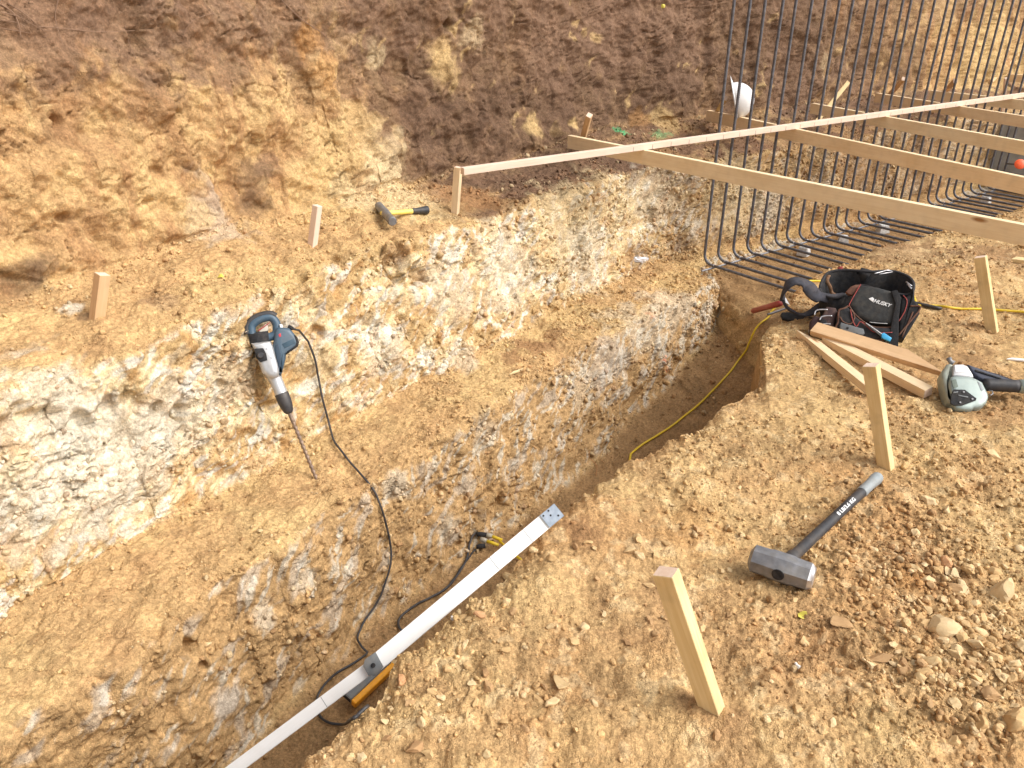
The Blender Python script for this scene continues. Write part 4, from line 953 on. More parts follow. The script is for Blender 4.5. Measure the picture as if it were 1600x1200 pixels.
# ------------------------------------------------------------------ pointed stakes lying below the bag
def lying(blunt, tipp, lift, w, h, label, mat, cut, up=(0, 0, 1)):
    a = hit(*blunt); b = hit(*tipp); a = a+Vector((0, 0, lift)); b = b+Vector((0, 0, lift))
    o = lumber('pointed_stake', a, b, w, h, mat, up=up, cut=cut); tag(o, label, 'stake', 'pointed stakes on the ground by the bag'); return o
lying((1366, 622), (1250, 527), .022, .046, .034, 'pale pointed stake whose sharp end lies at the left tip of the heap', W_STAKE_L, (.16, 1, 1.0))
lying((1448, 622), (1288, 538), .026, .046, .042, 'square pointed stake with its sawn pinkish end toward the nail gun', W_STAKE_L, (.12, 1, 1.0), (-.1, -.3, 1))
lying((1268, 532), (1470, 597), .062, .070, .030, 'brownish stake with its sharp end aimed at the nail gun', W_RED, (.17, -1, 1.0), (-.1, -.5, 1))
# short scraps
def scrap(name, pts, lift, w, h, mat, label, cat):
    a, b = hit(*pts[0]), hit(*pts[1]); o = lumber(name, a+Vector((0, 0, lift)), b+Vector((0, 0, lift)), w, h, mat, up=(0, -.2, 1), cut=(.03, 1, .8)); tag(o, label, cat); return o
scrap('wood_chip', ((818, 579), (795, 586)), .006, .016, .008, W_STAKE, 'small wood chip lying on the ledge in front of the dark crumbs', 'wood chip')
scrap('wood_offcut', ((1640, 416), (1578, 408)), .014, .04, .025, W_STAKE, 'pointed wood offcut at the right edge beneath the nearest board', 'wood offcut')
scrap('plastic_stake', ((1640, 570), (1571, 563)), .010, .012, .008, M_WHITE, 'thin white pointed rod at the right edge above the nail gun', 'rod')
# ------------------------------------------------------------------ nail gun (right edge)
def gpx(a, b): return (1460+a/10.0, 540+b/10.0)
g0 = hit(1512, 634)
NG = Plane(g0+Vector((0, 0, .05)), Vector((-.12, -.55, .83)), (1, 0, 0))
ng = empty('nail_gun', g0, 'grey green nail gun with a black handle lying at the right edge', 'nail gun')
hd_ = NG.slab('head', [(240,560),(265,470),(350,460),(560,470),(650,500),(760,560),(800,640),(850,740),(860,800),(830,880),(760,940),(700,965),(640,960),(600,995),(480,1000),(350,980),(300,930),(290,800),(250,650)], -.055, .030, .014, M_GRN, ng, gpx, 0, .0015, 45)
NG.slab('cap', [(120,420),(150,360),(200,280),(250,265),(300,290),(310,400),(285,470),(250,560),(270,800),(290,930),(215,880),(170,700),(130,520)], -.060, .012, .014, M_GREYP if False else plain('shaded_magnesium', (.30,.33,.28), .5, .2, .12, .25), ng, gpx)
NG.slab('driver_guard', [(300,290),(460,285),(530,320),(600,430),(620,490),(560,500),(290,470)], -.05, .024, .008, M_SILV, ng, gpx)
NG.slab('paper_label', [(318,300),(450,298),(500,400),(330,420)], .0242, .0258, .0008, M_PAPER, ng, gpx)
NG.slab('magazine', [(520,290),(640,330),(1060,460),(1250,530),(1260,545),(800,540),(700,500),(600,420)], -.06, .004, .006, plain('dark_blue_plastic', (.035,.04,.065), .5), ng, gpx)
NG.slab('magazine_rail', [(640,372),(1050,505),(1045,520),(650,400)], .0045, .009, .001, M_BLACK, ng, gpx)
pl_ = NG.slab('side_plate', [(300,680),(480,685),(660,820),(655,850),(440,930),(300,930),(250,900),(262,760)], .030, .037, .003, M_BLACK, ng, gpx)
for a, b in ((455,727),(590,838),(400,890)):
    lathe('bolt', [(0, .0042), (.003, .004), (.0034, .002)], NG.w(*gpx(a, b), .0375), NG.M.to_3x3() @ Vector((0, 0, 1)), (1, 0, 0), M_STEEL, pl_, 6, 20)
NG.slab('slot', [(295,720),(370,712),(372,730),(297,742)], .037, .040, .001, M_GREYP, pl_, gpx)
NG.slab('slot', [(375,765),(530,795),(528,812),(378,785)], .037, .040, .001, M_GREYP, pl_, gpx)
NG.slab('recess', [(672,560),(720,580),(775,690),(730,710)], .0295, .0325, .002, M_GRIP, ng, gpx)
NG.slab('recess', [(262,540),(340,520),(375,640),(300,665)], .0295, .0330, .002, plain('dark_green_grey', (.12,.15,.12), .6), ng, gpx)
ga, gb2 = NG.w(*gpx(770, 610), -.01), NG.w(*gpx(1310, 635), -.01)
tube('grip', [ga.lerp(gb2, i/8) for i in range(9)], [.026]*9, M_RUB, ng, 18)
gc = NG.w(*gpx(1700, 650), -.01); tube('handle_end', [gb2.lerp(gc, i/4) for i in range(5)], [.027, .030, .031, .031, .030], M_GRN, ng, 18)
tube('nose', [NG.w(*gpx(230, 205), -.03), NG.w(*gpx(240, 240), -.03), NG.w(*gpx(300, 280), -.03)], [.012, .009, .012], M_STEEL, ng, 10)
tube('hook', [NG.w(*gpx(a, b), 0.0) for a, b in ((850,700),(905,710),(915,750),(880,780),(860,760))], .0025, M_STEEL, ng, 6)
# ------------------------------------------------------------------ tool bag
def bpx(a, b): return (1160+a/5.3333, 390+b/5.3333)
base_f = hit(1350, 541); 
bagr = empty('tool_bag', base_f, 'black tool bag with brown piping standing open beside the trench corner', 'tool bag')
BN = Vector((-.30, -.72, .58)).normalized()
BP = Plane(base_f+Vector((.02, .02, .015)), BN, (1, 0, 0))
bz = BP.M.to_3x3() @ Vector((0, 0, 1))
bot = gz(base_f.x+.1, base_f.y+.2)-.01
# open-topped shell: rim traced, walls run down to the ground
rim_px = [(645,330),(690,215),(760,180),(880,172),(1060,185),(1240,180),(1360,215),(1420,265),(1425,330),(1390,375),(1300,372),(1150,345),(1000,300),(900,345),(800,400),(700,390)]
rimz = [.16,.20,.215,.225,.235,.24,.24,.235,.225,.215,.21,.21,.20,.185,.165,.155]
g0z = gz(1.85, 3.75)
rim = [at(*bpx(a, b), g0z+z) for (a, b), z in zip(rim_px, rimz)]
rimc = sum(rim, Vector())/len(rim)
bm = bmesh.new(); rs = catmull(rim, 4, True); lay = []
for f, sc in ((0, 1.0), (.25, 1.03), (.6, 1.02), (1.0, .92)):
    ring = []
    for i, p in enumerate(rs):
        q_ = rimc + (p-rimc)*sc; zt_ = p.z; fz = zt_*(1-f)+(g0z-.01)*f
        w_ = .006*math.sin(i*1.7+f*5); ring.append(bm.verts.new((q_.x+w_+.02*f, q_.y+w_-.03*f, fz)))
    lay.append(ring)
inn = []
for f, sc in ((.03, .95), (.5, .90), (.85, .80)):
    inn.append([bm.verts.new((rimc.x+(p.x-rimc.x)*sc+.01*f, rimc.y+(p.y-rimc.y)*sc-.015*f, p.z*(1-f)+g0z*f)) for p in rs])
n_ = len(rs)
for a, b in list(zip(lay[:-1], lay[1:]))+[(inn[0], lay[0])]+list(zip(inn[1:], inn[:-1])):
    for k_ in range(n_): bm.faces.new((a[k_], a[(k_+1) % n_], b[(k_+1) % n_], b[k_]))
bm.faces.new(inn[-1]); bm.faces.new(lay[-1][::-1]); bmesh.ops.recalc_face_normals(bm, faces=bm.faces)
sh_ = link('pouch', bm_mesh(bm, 'pouch'), M_BLACK, None, True); attach(sh_, bagr)
rs2 = rs+[rs[0]]
tube('rim_binding', rs2, .0075, plain('dark_webbing', (.03, .028, .03), .8), bagr, 8)
# front panel with the lettering
fp = BP.slab('front_panel', [(985,290),(1130,310),(1275,352),(1300,480),(1312,585),(1270,622),(1080,610),(960,560),(905,480),(890,470),(900,400)], .0, .045, .016, plain('grey_black_canvas', (.035, .036, .036), .8, 0, .25, .25, .5, .3, (.18,.14,.10), 60), bagr, bpx, 0, .002)
pc_ = [BP.w(*bpx(a, b), .047) for a, b in ((1150, 440),)][0]
xa = (BP.w(*bpx(1235, 472), .047)-BP.w(*bpx(1085, 425), .047)); TL = xa.length
text_obj('lettering', 'HUSKY', TL*.30, frame(BP.w(*bpx(1163, 447), .0485), xa, bz), M_LETTER, fp, .0008, .25, .98)
BP.slab('logo', [(1052,408),(1085,395),(1100,412),(1088,436),(1072,425)], .046, .0485, .0005, M_LETTER, fp, bpx)
def piping(pts, z, mat, r=.0028, name='piping', par=None):
    P_ = catmull([BP.w(*bpx(a, b), z) for a, b in pts], 5); return tube(name, P_, r, mat, par or bagr, 6)
piping([(985,290),(950,350),(905,430),(885,470)], .043, M_REDTRIM, .0022, 'piping', fp)
piping([(890,470),(940,540),(1010,600),(1080,640),(1180,650),(1290,640)], .040, M_BRNTRIM, .0035, 'piping', fp)
BP.slab('leather_flap', [(985,290),(920,380),(880,372),(860,350),(905,305),(945,290)], .005, .030, .006, M_BRNTRIM, bagr, bpx)
# lower pouch with pockets
lp = BP.slab('lower_pocket', [(800,500),(880,470),(930,540),(1060,640),(1290,650),(1300,720),(1220,745),(1060,760),(860,735),(790,710),(775,650),(785,560)], .0, .055, .016, M_BLACK, bagr, bpx)
piping([(880,470),(850,490),(805,510),(800,600),(778,650),(785,705),(860,735),(1060,760),(1180,748),(1290,720)], .050, M_BRNTRIM, .005, 'piping', lp)
piping([(815,560),(840,600),(900,620),(935,560),(905,500)], .058, M_BRNTRIM, .0032, 'piping', lp)
piping([(900,500),(920,590),(950,640),(985,600),(1040,640),(1110,690),(1250,690)], .059, M_REDTRIM, .0022, 'piping', lp)
piping([(1060,604),(1130,612),(1210,616)], .052, M_LETTER, .0012, 'thread', lp)
kn = BP.slab('knife', [(822,605),(1010,660),(1020,700),(985,722),(812,672),(812,630)], .054, .070, .005, M_GREYP, bagr, bpx)
lathe('hole', [(0, .0062), (.002, .006), (.0021, .001)], BP.w(*bpx(875, 655), .0702), bz, (1, 0, 0), M_BLACK, kn, 14)
piping([(890,690),(1005,712)], .071, M_BLACK, .0015, 'slot', kn)
pr = BP.slab('pry_tool', [(1020,615),(1045,612),(1170,700),(1155,722)], .058, .070, .003, M_GREYP, bagr, bpx)
BP.slab('blue_end', [(1160,700),(1180,690),(1245,735),(1232,765),(1160,735)], .058, .076, .003, M_SKY, pr, bpx)
piping([(1030,612),(1165,705)], .0712, M_PAPER, .0016, 'bright_edge', pr)
# hanging strap at the front right, side holster
BP.slab('strap', [(1240,345),(1290,335),(1325,400),(1305,560),(1300,820),(1212,806),(1245,600),(1275,450)], .045, .058, .003, plain('webbing', (.018,.018,.02), .8, 0, .3, .15, .6, .3, (.15,.12,.09), 150), bagr, bpx)
sp = BP.slab('side_holster', [(1325,410),(1400,370),(1425,300),(1440,420),(1490,470),(1480,530),(1350,745),(1300,735),(1305,560)], -.06, .028, .014, M_BLACK, bagr, bpx)
piping([(1340,380),(1372,430),(1350,520),(1300,600)], .031, M_REDTRIM, .0025, 'piping', sp)
piping([(1400,470),(1485,480),(1405,590),(1300,715)], .030, M_BRNTRIM, .004, 'piping', sp)
piping([(1395,590),(1420,520),(1330,730)], .031, M_BRNTRIM, .003, 'piping', sp)
# cross strap over the opening
cs = [at(*bpx(a, b), g0z+z) for a, b, z in ((1035,165,.235),(1015,200,.225),(985,250,.19),(960,290,.16))]
ribbon('cross_strap', catmull(cs, 4), [(-.2,-.5,.8)]*13, .055, M_BLACK, bagr, .006)
bk = [at(*bpx(a, b), g0z+z) for a, b, z in ((1100,200,.25),(1160,185,.255),(1210,172,.255),(1250,185,.25),(1200,195,.255),(1140,205,.25))]
tube('buckle', catmull(bk, 4), .0028, M_BRIGHT, bagr, 8)
for (a, b), (c_, d) in (((1365,270),(1410,305)), ((1375,290),(1412,330))):
    tube('buckle', [at(*bpx(a, b), g0z+.235), at(*bpx(c_, d), g0z+.23)], .004, M_BRIGHT, bagr, 8)
ribbon('inner_trim', catmull([at(*bpx(a, b), g0z+z) for a, b, z in ((720,215,.20),(705,260,.18),(730,310,.15),(745,360,.12),(785,385,.11))], 4), [(-.5,-.6,.6)]*17, .018, M_LEATH, bagr, .006)
# padded belt arching out on the left
bp_ = [at(*bpx(a, b), g0z+z) for a, b, z in ((840,400,.13),(760,410,.14),(680,400,.15),(600,370,.17),(540,300,.20),(470,262,.22),(400,275,.21),(350,330,.17),(335,400,.11),(370,480,.07),(450,530,.05),(540,540,.045),(640,480,.06),(720,450,.08))]
bc = sum(bp_, Vector())/len(bp_)
bpc = catmull(bp_, 5); bno = [((p-bc)+Vector((0,0,.02))).normalized() for p in bpc]
ribbon('waist_belt', bpc, bno, [.075 if 12 < i < 50 else .05 for i in range(len(bpc))], plain('belt_padding', (.045, .045, .055), .85, 0, .3, .3, .5, .3, (.2,.15,.12), 40), bagr, .012)
BP2 = Plane(hit(1235, 500)+Vector((0, 0, .02)), Vector((-.2, -.6, .75)), (1, 0, 0))
BP2.slab('belt_end', [(318,540),(330,520),(420,515),(540,560),(640,560),(620,600),(540,640),(400,590),(335,575)], -.012, .012, .006, M_BLACK, bagr, bpx)
BP2.slab('size_tag', [(325,408),(362,400),(392,458),(345,435)], .045, .048, .0008, M_PAPER, bagr, bpx)
# bunched pocket and metal hooks on the left
BP.slab('bunched_pocket', [(560,600),(600,545),(660,560),(700,470),(780,480),(800,520),(770,600),(775,700),(740,725),(690,720),(620,690),(560,690)], -.05, .030, .016, plain('dark_plum_fabric', (.055,.028,.028), .8, 0, .3, .2, .6), bagr, bpx, 0, .003)
BP.slab('pocket_fold', [(640,560),(700,590),(735,680),(700,700),(650,650)], .028, .042, .006, M_BLACK, bagr, bpx)
for pts in (((600,545),(612,510),(650,500),(710,500)), ((645,585),(660,560),(700,552),(745,552)), ((665,622),(700,618),(735,620))):
    piping(pts, .050, M_BRIGHT, .0032, 'hook')
piping([(730,655),(733,700),(728,735)], .05, M_BRIGHT, .0022, 'chain')
lathe('hammer_ball', [(-.022,.004),(-.018,.012),(-.006,.0165),(.008,.0165),(.02,.012),(.028,.004)], hit(1267, 521, .016), (.5, .4, .1), (0, 0, 1), M_BRIGHT, bagr, 20)
tube('buckle', catmull([BP.w(*bpx(a, b), .03) for a, b in ((1100,770),(1145,805),(1185,775),(1210,760))], 4), .0016, M_BRIGHT, bagr, 6)
# things held by the bag
pa_, pb_ = hit(1178, 490, .022), at(*bpx(345, 440), g0z+.06); o = tube('hand_tool', [pa_ + (pb_-pa_)*t for t in (0, .004, .3, .6, .9)], [.0165, .018, .0175, .017, .0165], M_RED, None, 14); tag(o, 'red rubber tool handle poking out left of the bag over the trench', 'tool handle')
ba_, bb_ = hit(1425, 476, .014), hit(1458, 483, .012); o = tube('hand_tool', [ba_+(ba_-bb_)*.8, ba_, bb_, bb_+(bb_-ba_)*.35], [.010, .010, .0095, .008], M_RUB, None, 10); tag(o, 'short black bar end sticking out right of the tool bag on the yellow cord', 'bar')
o = tube('hand_tool', [at(1309, 421, g0z+.22), at(1317, 419, g0z+.23)], [.012, .012], M_RED, None, 12); tag(o, 'small red knob showing just above the bag rim', 'knob')
# ------------------------------------------------------------------ small litter
def leafy(name, px, py, sc, mat, label, cat, rot=0):
    p, n = hitn(px, py); x = Vector((math.cos(rot), math.sin(rot), 0)); M0 = frame(p+n*.004, x-n*x.dot(n), n); bm = bmesh.new()
    r_ = random.Random(int(px)); top = []
    for i in range(9):
        t = i/8; w = math.sin(math.pi*t)**.7*.32+.01; z = .12*math.sin(t*5+px); top.append([bm.verts.new(Vector((t-.5, s_*w*(1+.2*r_.random()), z+abs(s_)*.1))*sc) for s_ in (-1, 0, 1)])
    for a, b in zip(top[:-1], top[1:]):
        for k_ in range(2): bm.faces.new((a[k_], a[k_+1], b[k_+1], b[k_]))
    o = link(name, bm_mesh(bm, name), mat, None, True); o.matrix_world = M0; sm_ = o.modifiers.new('s', 'SOLIDIFY'); sm_.thickness = .0008; tag(o, label, cat); return o
leafy('leaf', 1253, 963, .030, M_LEAF, 'small yellow leaf on the bank between the hammer head and the rubble', 'leaf', .5)
leafy('leaf', 344, 434, .035, M_LEAF, 'yellow leaf on the upper bench between the two short stakes', 'leaf', 0)
leafy('leaf', 1035, 10, .045, M_LEAF, 'yellow leaf caught high on the dark bank near the top of the photo', 'leaf', 1)
pp_, pn_ = hitn(1000, 407); bm = bmesh.new(); bmesh.ops.create_icosphere(bm, subdivisions=3, radius=1); r_ = random.Random(4)
for v in bm.verts:
    k_ = r_.uniform(.6, 1.15); v.co = Vector((v.co.x*.065*k_, v.co.y*.022*k_, v.co.z*.016*k_))
o = link('paper_scrap', bm_mesh(bm, 'paper_scrap'), M_PAPER, None, False); o.matrix_world = frame(pp_+Vector((0, 0, .008)), (1, -.15, 0), pn_); tag(o, 'crumpled white paper scrap on the ledge left of the rebar', 'paper scrap')
def twig(name, pts, r, mat, label, lift=.01):
    P_ = [hit(x, y, lift*(1+i*.8)) for i, (x, y) in enumerate(pts)]; P_ = catmull(P_, 4)
    o = tube(name, P_, [r*(1-.5*i/len(P_)) for i in range(len(P_))], mat, None, 5); tag(o, label, name.replace('_', ' ')); return o
def tw3(pts, zs, r, label):
    P_ = catmull([at(x, y, z) for (x, y), z in zip(pts, zs)], 4); o = tube('twig', P_, [r*(1-.4*i/len(P_)) for i in range(len(P_))], M_TWIG, None, 5); tag(o, label, 'twig')
zt = hit(940, 748).z
tw3([(931,743),(933,729),(928,722),(921,714),(921,705)], [zt, zt+.04, zt+.06, zt+.08, zt+.10], .0028, 'forked dry twig sticking up from the trench edge')
tw3([(945,724),(941,720),(938,718)], [zt+.03, zt+.05, zt+.06], .002, 'tiny orange twig beside the forked one on the trench edge')
rr_ = random.Random(3)
RT = [((0,20),(30,28),(60,45),(75,52)), ((0,32),(25,36),(40,44)), ((60,42),(95,46),(150,50),(210,44)), ((0,8),(18,22),(28,40),(30,58)), ((440,0),(470,28),(500,50),(508,62)), ((10,5),(40,25),(68,52),(66,60)),
      ((285,60),(290,45),(300,30),(330,22)), ((195,40),(200,70),(210,95)), ((90,0),(84,30),(98,80)), ((1080,10),(1110,8),(1130,2)), ((0,45),(22,48),(45,50))]
rl = ['thin root lying along the dark soil at the top left corner', 'short root at the left edge of the dark bank', 'long thin root running right across the dark bank at the top left', 'curved root hanging down at the top left corner', 'dark root curling down on the bank left of the orange streak', 'straight root crossing the others at the top left corner',
      'hooked root on the brown bank right of the long thin root', 'short hanging root under the middle of the long thin root', 'root hanging from the top of the photo near the left corner', 'small dark root at the top of the photo left of the rebar', 'lowest short root at the left edge of the dark bank']
for i, pts in enumerate(RT):
    try: twig('root', pts, .0035 if i in (4, 3) else .0022, M_ROOT, rl[i], .006)
    except Exception as e: print('root', i, e)
for i, (x, y, a, L_) in enumerate([(1200,1118,.2,.03),(1032,1155,1.9,.025),(1528,1140,1.2,.03),(1500,1062,.5,.02),(1480,652,.1,.06),(1325,1075,2.5,.018),(1180,1090,.9,.03)]):
    p, n = hitn(x, y); d = Vector((math.cos(a), math.sin(a), 0)); o = tube('straw', [p+n*.004-d*L_/2, p+n*.007, p+n*.004+d*L_/2], .0008, M_STRAW, None, 5)
    tag(o, 'short pale straw lying on the dirt of the near bank', 'straw', 'pale straws on the near bank')
# ------------------------------------------------------------------ stones: templates, the ones that can be counted, and the gravel
ico = bmesh.new(); bmesh.ops.create_icosphere(ico, subdivisions=3, radius=1); ICO_V = np.array([v.co[:] for v in ico.verts]); ICO_F = np.array([[v.index for v in f.verts] for f in ico.faces]); ico.free()
ico = bmesh.new(); bmesh.ops.create_icosphere(ico, subdivisions=1, radius=1); I1V = np.array([v.co[:] for v in ico.verts]); I1F = np.array([[v.index for v in f.verts] for f in ico.faces]); ico.free()
ico = bmesh.new(); bmesh.ops.create_icosphere(ico, subdivisions=2, radius=1); I2V = np.array([v.co[:] for v in ico.verts]); I2F = np.array([[v.index for v in f.verts] for f in ico.faces]); ico.free()
nrs = np.random.RandomState(11)
def rockify(V, seed, ang=.9, cuts=14):
    r = np.random.RandomState(seed); P_ = V*np.array([1, r.uniform(.7, .95), r.uniform(.5, .75)])
    for _ in range(cuts):
        n = r.normal(size=3); n /= np.linalg.norm(n); d = P_@n; lim_ = r.uniform(.42, .72)*np.abs(d).max(); over = d > lim_; P_[over] -= (d[over]-lim_)[:, None]*n*(.75+.2*ang)
    P_ = P_ + .035*np.sin(V*5.1+seed)[:, [1, 2, 0]]+.02*np.sin(V*13+seed*2)[:, [2, 0, 1]]
    return P_/np.abs(P_).max()
def stone_mat(name, col, col2):
    m, n, l, b = new_mat(name); tc = n.new('ShaderNodeTexCoord'); oi = n.new('ShaderNodeObjectInfo')
    t = n.new('ShaderNodeTexNoise'); t.inputs['Scale'].default_value = 2.2; t.inputs['Detail'].default_value = 8; t.inputs['Roughness'].default_value = .68; l.new(tc.outputs['Object'], t.inputs['Vector'])
    ad = n.new('ShaderNodeMath'); ad.operation = 'MULTIPLY_ADD'; l.new(oi.outputs['Random'], ad.inputs[0]); ad.inputs[1].default_value = .35; l.new(t.outputs[0], ad.inputs[2])
    r = n.new('ShaderNodeMapRange'); r.inputs[1].default_value = .42; r.inputs[2].default_value = .95; l.new(ad.outputs[0], r.inputs[0])
    mx = n.new('ShaderNodeMix'); mx.data_type = 'RGBA'; l.new(r.outputs[0], mx.inputs[0]); mx.inputs[6].default_value = (*col, 1); mx.inputs[7].default_value = (*col2, 1)
    t2 = n.new('ShaderNodeTexNoise'); t2.inputs['Scale'].default_value = 14; t2.inputs['Detail'].default_value = 6; l.new(tc.outputs['Object'], t2.inputs['Vector'])
    l.new(mx.outputs[2], b.inputs['Base Color']); b.inputs['Roughness'].default_value = .9; b.inputs['Specular IOR Level'].default_value = .15
    bp = n.new('ShaderNodeBump'); bp.inputs['Strength'].default_value = .5; bp.inputs['Distance'].default_value = .0012; l.new(t2.outputs[0], bp.inputs['Height']); l.new(bp.outputs[0], b.inputs['Normal']); return m
S_TAN = stone_mat('tan_clod', (.46, .29, .13), (.62, .43, .22)); S_PALE = stone_mat('pale_stone', (.54, .37, .18), (.68, .52, .31)); S_BRN = stone_mat('brown_clod', (.36, .21, .10), (.50, .32, .16))
S_ORG = stone_mat('reddish_clod', (.46, .22, .09), (.58, .34, .18)); S_WHT = stone_mat('white_stone', (.60, .56, .50), (.74, .71, .66)); S_DRK = stone_mat('dark_clod', (.12, .075, .05), (.22, .13, .08))
TPL = {}
def tmpl(k_, mat):
    key = (k_, mat.name)
    if key not in TPL:
        me = mesh_np('stone', rockify(ICO_V, 100+k_), ICO_F); me.materials.append(mat); me.polygons.foreach_set('use_smooth', np.ones(len(me.polygons), dtype=bool)); me.set_sharp_from_angle(angle=R(22)); TPL[key] = me
    return TPL[key]
srand = random.Random(21)
def stone(px, py, wpx, mat, label, group=None, k_=None, flat_=1.0, asp=1.0):
    p, n = hitn(px, py); t = (p-CAMP).dot(Vector((0, CP, -SP))); r = wpx*t/FPX/2
    o = bpy.data.objects.new('stone', tmpl(srand.randrange(14) if k_ is None else k_, mat)); C.objects.link(o)
    o.location = p + n*r*.22*flat_; o.scale = (r, r*asp, r*flat_); o.rotation_euler = (srand.uniform(-.3, .3), srand.uniform(-.3, .3), srand.uniform(0, 6.28))
    tag(o, label, 'stone', group); o['spot'] = [px, py]; del o['spot']; return o
BIG = [(877,1072,43,S_PALE,'big pale stone with smaller ones at its left, below the middle of the near bank',.9),(1562,925,44,S_PALE,'tall pale stone at the right edge above the rubble heap',1.3),(1471,987,60,S_PALE,'wide pale slab-like stone at the top of the rubble heap',.8),
 (1375,1029,48,S_BRN,'flat rounded brown clod left of the rubble heap',.5),(1310,975,44,S_BRN,'flat brown clod below and right of the sledgehammer head',.6),(1527,1008,34,S_PALE,'angular pale stone right of the wide pale slab',1),(1454,1035,28,S_PALE,'rounded pale stone under the wide pale slab',1),
 (1592,1133,66,S_TAN,'largest clod, cut by the right edge near the bottom corner',.9),(1546,1087,44,S_BRN,'wide brown clod left of the largest one at the right edge',.7),(1256,1004,20,S_TAN,'single tan stone below the flat brown clod near the hammer',.8),
 (1248,1110,27,S_TAN,'half buried tan stone right of the foot of the foreground stake',.7),(1246,1042,13,S_WHT,'small white stone on bare dirt above the half buried tan one',1),(1015,971,24,S_BRN,'upper of two dark round clods left of the foreground stake',.8),(1025,990,22,S_BRN,'lower of two dark round clods left of the foreground stake',.8),
 (612,1042,26,S_PALE,'pale round stone perched on the trench edge by the white rod',.95),(630,1064,27,S_ORG,'reddish clod just below the pale stone on the trench edge',1),(749,963,21,S_ORG,'orange clod among pebbles right of the white rod',1),(732,969,17,S_PALE,'pale pebble touching the left of the orange clod',.9),
 (725,1011,23,S_PALE,'blocky pale stone alone on the dirt right of the rod hinge',1),(708,967,10,S_WHT,'tiny white stone beside the pebbles right of the white rod',1),(817,1012,18,S_TAN,'rounded tan stone in the middle of the near bank',.8),(789,1016,17,S_TAN,'tan stone left of the rounded one in the middle of the near bank',.8),
 (792,941,20,S_PALE,'pale stone on the slope above the orange clod',.9),(839,1095,22,S_TAN,'lower left stone of the cluster round the big pale stone',.8),(861,1099,26,S_PALE,'flat stone directly below the big pale stone',.7),(850,1074,17,S_BRN,'brown clod wedged at the left of the big pale stone',1),
 (659,1129,22,S_PALE,'oval pale stone near the bottom of the bank beside the trench',1),(1337,921,24,S_TAN,'tan stone right of the sledgehammer striking face',.7),(1404,1075,16,S_PALE,'pale stone below the flat rounded clod',.9),(1477,1062,14,S_PALE,'small upright pale stone under the rubble heap',1.2),
 (1517,890,28,S_TAN,'tan clod at the upper rim of the rubble heap',.9),(1479,881,26,S_ORG,'orange brown clod at the upper left rim of the rubble heap',.9),(1458,865,22,S_BRN,'brown clod at the top of the dark rubble',.9),(1083,796,14,S_TAN,'left of two tan pebbles on the reddish patch',1),
 (1110,798,18,S_TAN,'wider of two pebbles on the reddish patch above the foreground stake',.7),(981,1006,22,S_BRN,'brown clod at the far left of the dark pair by the foreground stake',.8),(1492,1025,30,S_PALE,'square pale stone in the middle of the rubble heap',.9),(1495,690,20,S_PALE,'pale stone alone below the nail gun',.7),
 (1316,596,12,S_PALE,'pale pebble in front of the pointed stakes',1),(1255,1004,10,S_TAN,'small pebble in front of the single tan stone',1),(1160,838,14,S_PALE,'pale pebble just above the left end of the sledgehammer head',.9),(565,1183,24,S_PALE,'pale stone at the bottom edge beside the trench',.9),
 (545,1186,26,S_PALE,'stone touching the pale one at the bottom edge beside the trench',.9),(1516,388,12,S_PALE,'pale pebble behind the stake with the yellow cord',.8),(670,1180,26,S_TAN,'tan clod at the bottom edge of the near bank',.8),(547,413,0,S_WHT,'',1),(545,414,12,S_WHT,'white stone on the upper bench below the small hammer',1),
 (700,1046,20,S_TAN,'tan clod between the rod hinge and the stone cluster',.9),(1012,776,9,S_PALE,'pale grit pebble at the broken trench edge',1),(165,795,0,S_WHT,'',1)]
gt = 'unnamed clods scattered over the near bank'
for x, y, w, m_, lab, fl2 in BIG:
    if w: stone(x, y, w, m_, lab, None, None, fl2, srand.uniform(.75, .95))
MID = [(731,1042,16),(759,1050,18),(736,1069,15),(764,1074,18),(744,1099,15),(603,1129,15),(616,1146,15),(631,1146,17),(665,1115,15),(650,1166,30),(897,1005,20),(912,982,18),(721,966,13),(768,962,13),(802,956,14),(1488,1051,20),(1509,1051,18),(1520,1030,20),
 (1506,975,18),(1536,968,20),(1550,1000,18),(1430,1000,16),(1437,1060,22),(1410,1050,16),(1565,1060,22),(1585,1040,24),(1500,930,18),(1470,935,18),(1445,940,16),(1425,960,16),(1400,985,16),(1530,1130,24),(1490,1100,22),(1455,1100,18),(1580,975,22),(1595,1010,20),
 (900,855,12),(985,860,22),(1000,868,16),(1040,850,13),(995,840,14),(1025,870,14),(960,935,12),(945,960,13),(860,980,13),(1140,960,12),(1090,960,12),(1300,905,14),(1320,880,14),(1240,940,12),(1390,900,16),(1365,860,12),(1420,850,14),(1480,800,16),(1540,830,16),
 (1560,790,14),(1500,760,14),(1440,780,13),(1590,860,18),(1330,1090,14),(1300,1130,14),(1220,1150,14),(1120,1150,16),(1000,1120,14),(960,1085,14),(930,1100,12),(900,1140,14),(820,1140,16),(780,1150,14),(760,1180,16),(700,1130,14),(640,1100,18),(690,1090,15),(1050,790,12)]
for x, y, w in MID:
    stone(x, y, w*1.2, srand.choice([S_TAN, S_TAN, S_PALE, S_BRN, S_PALE]), 'ordinary rounded tan or brown clod among the many lying loose on the near bank', gt, None, srand.uniform(.7, 1), srand.uniform(.75, 1))
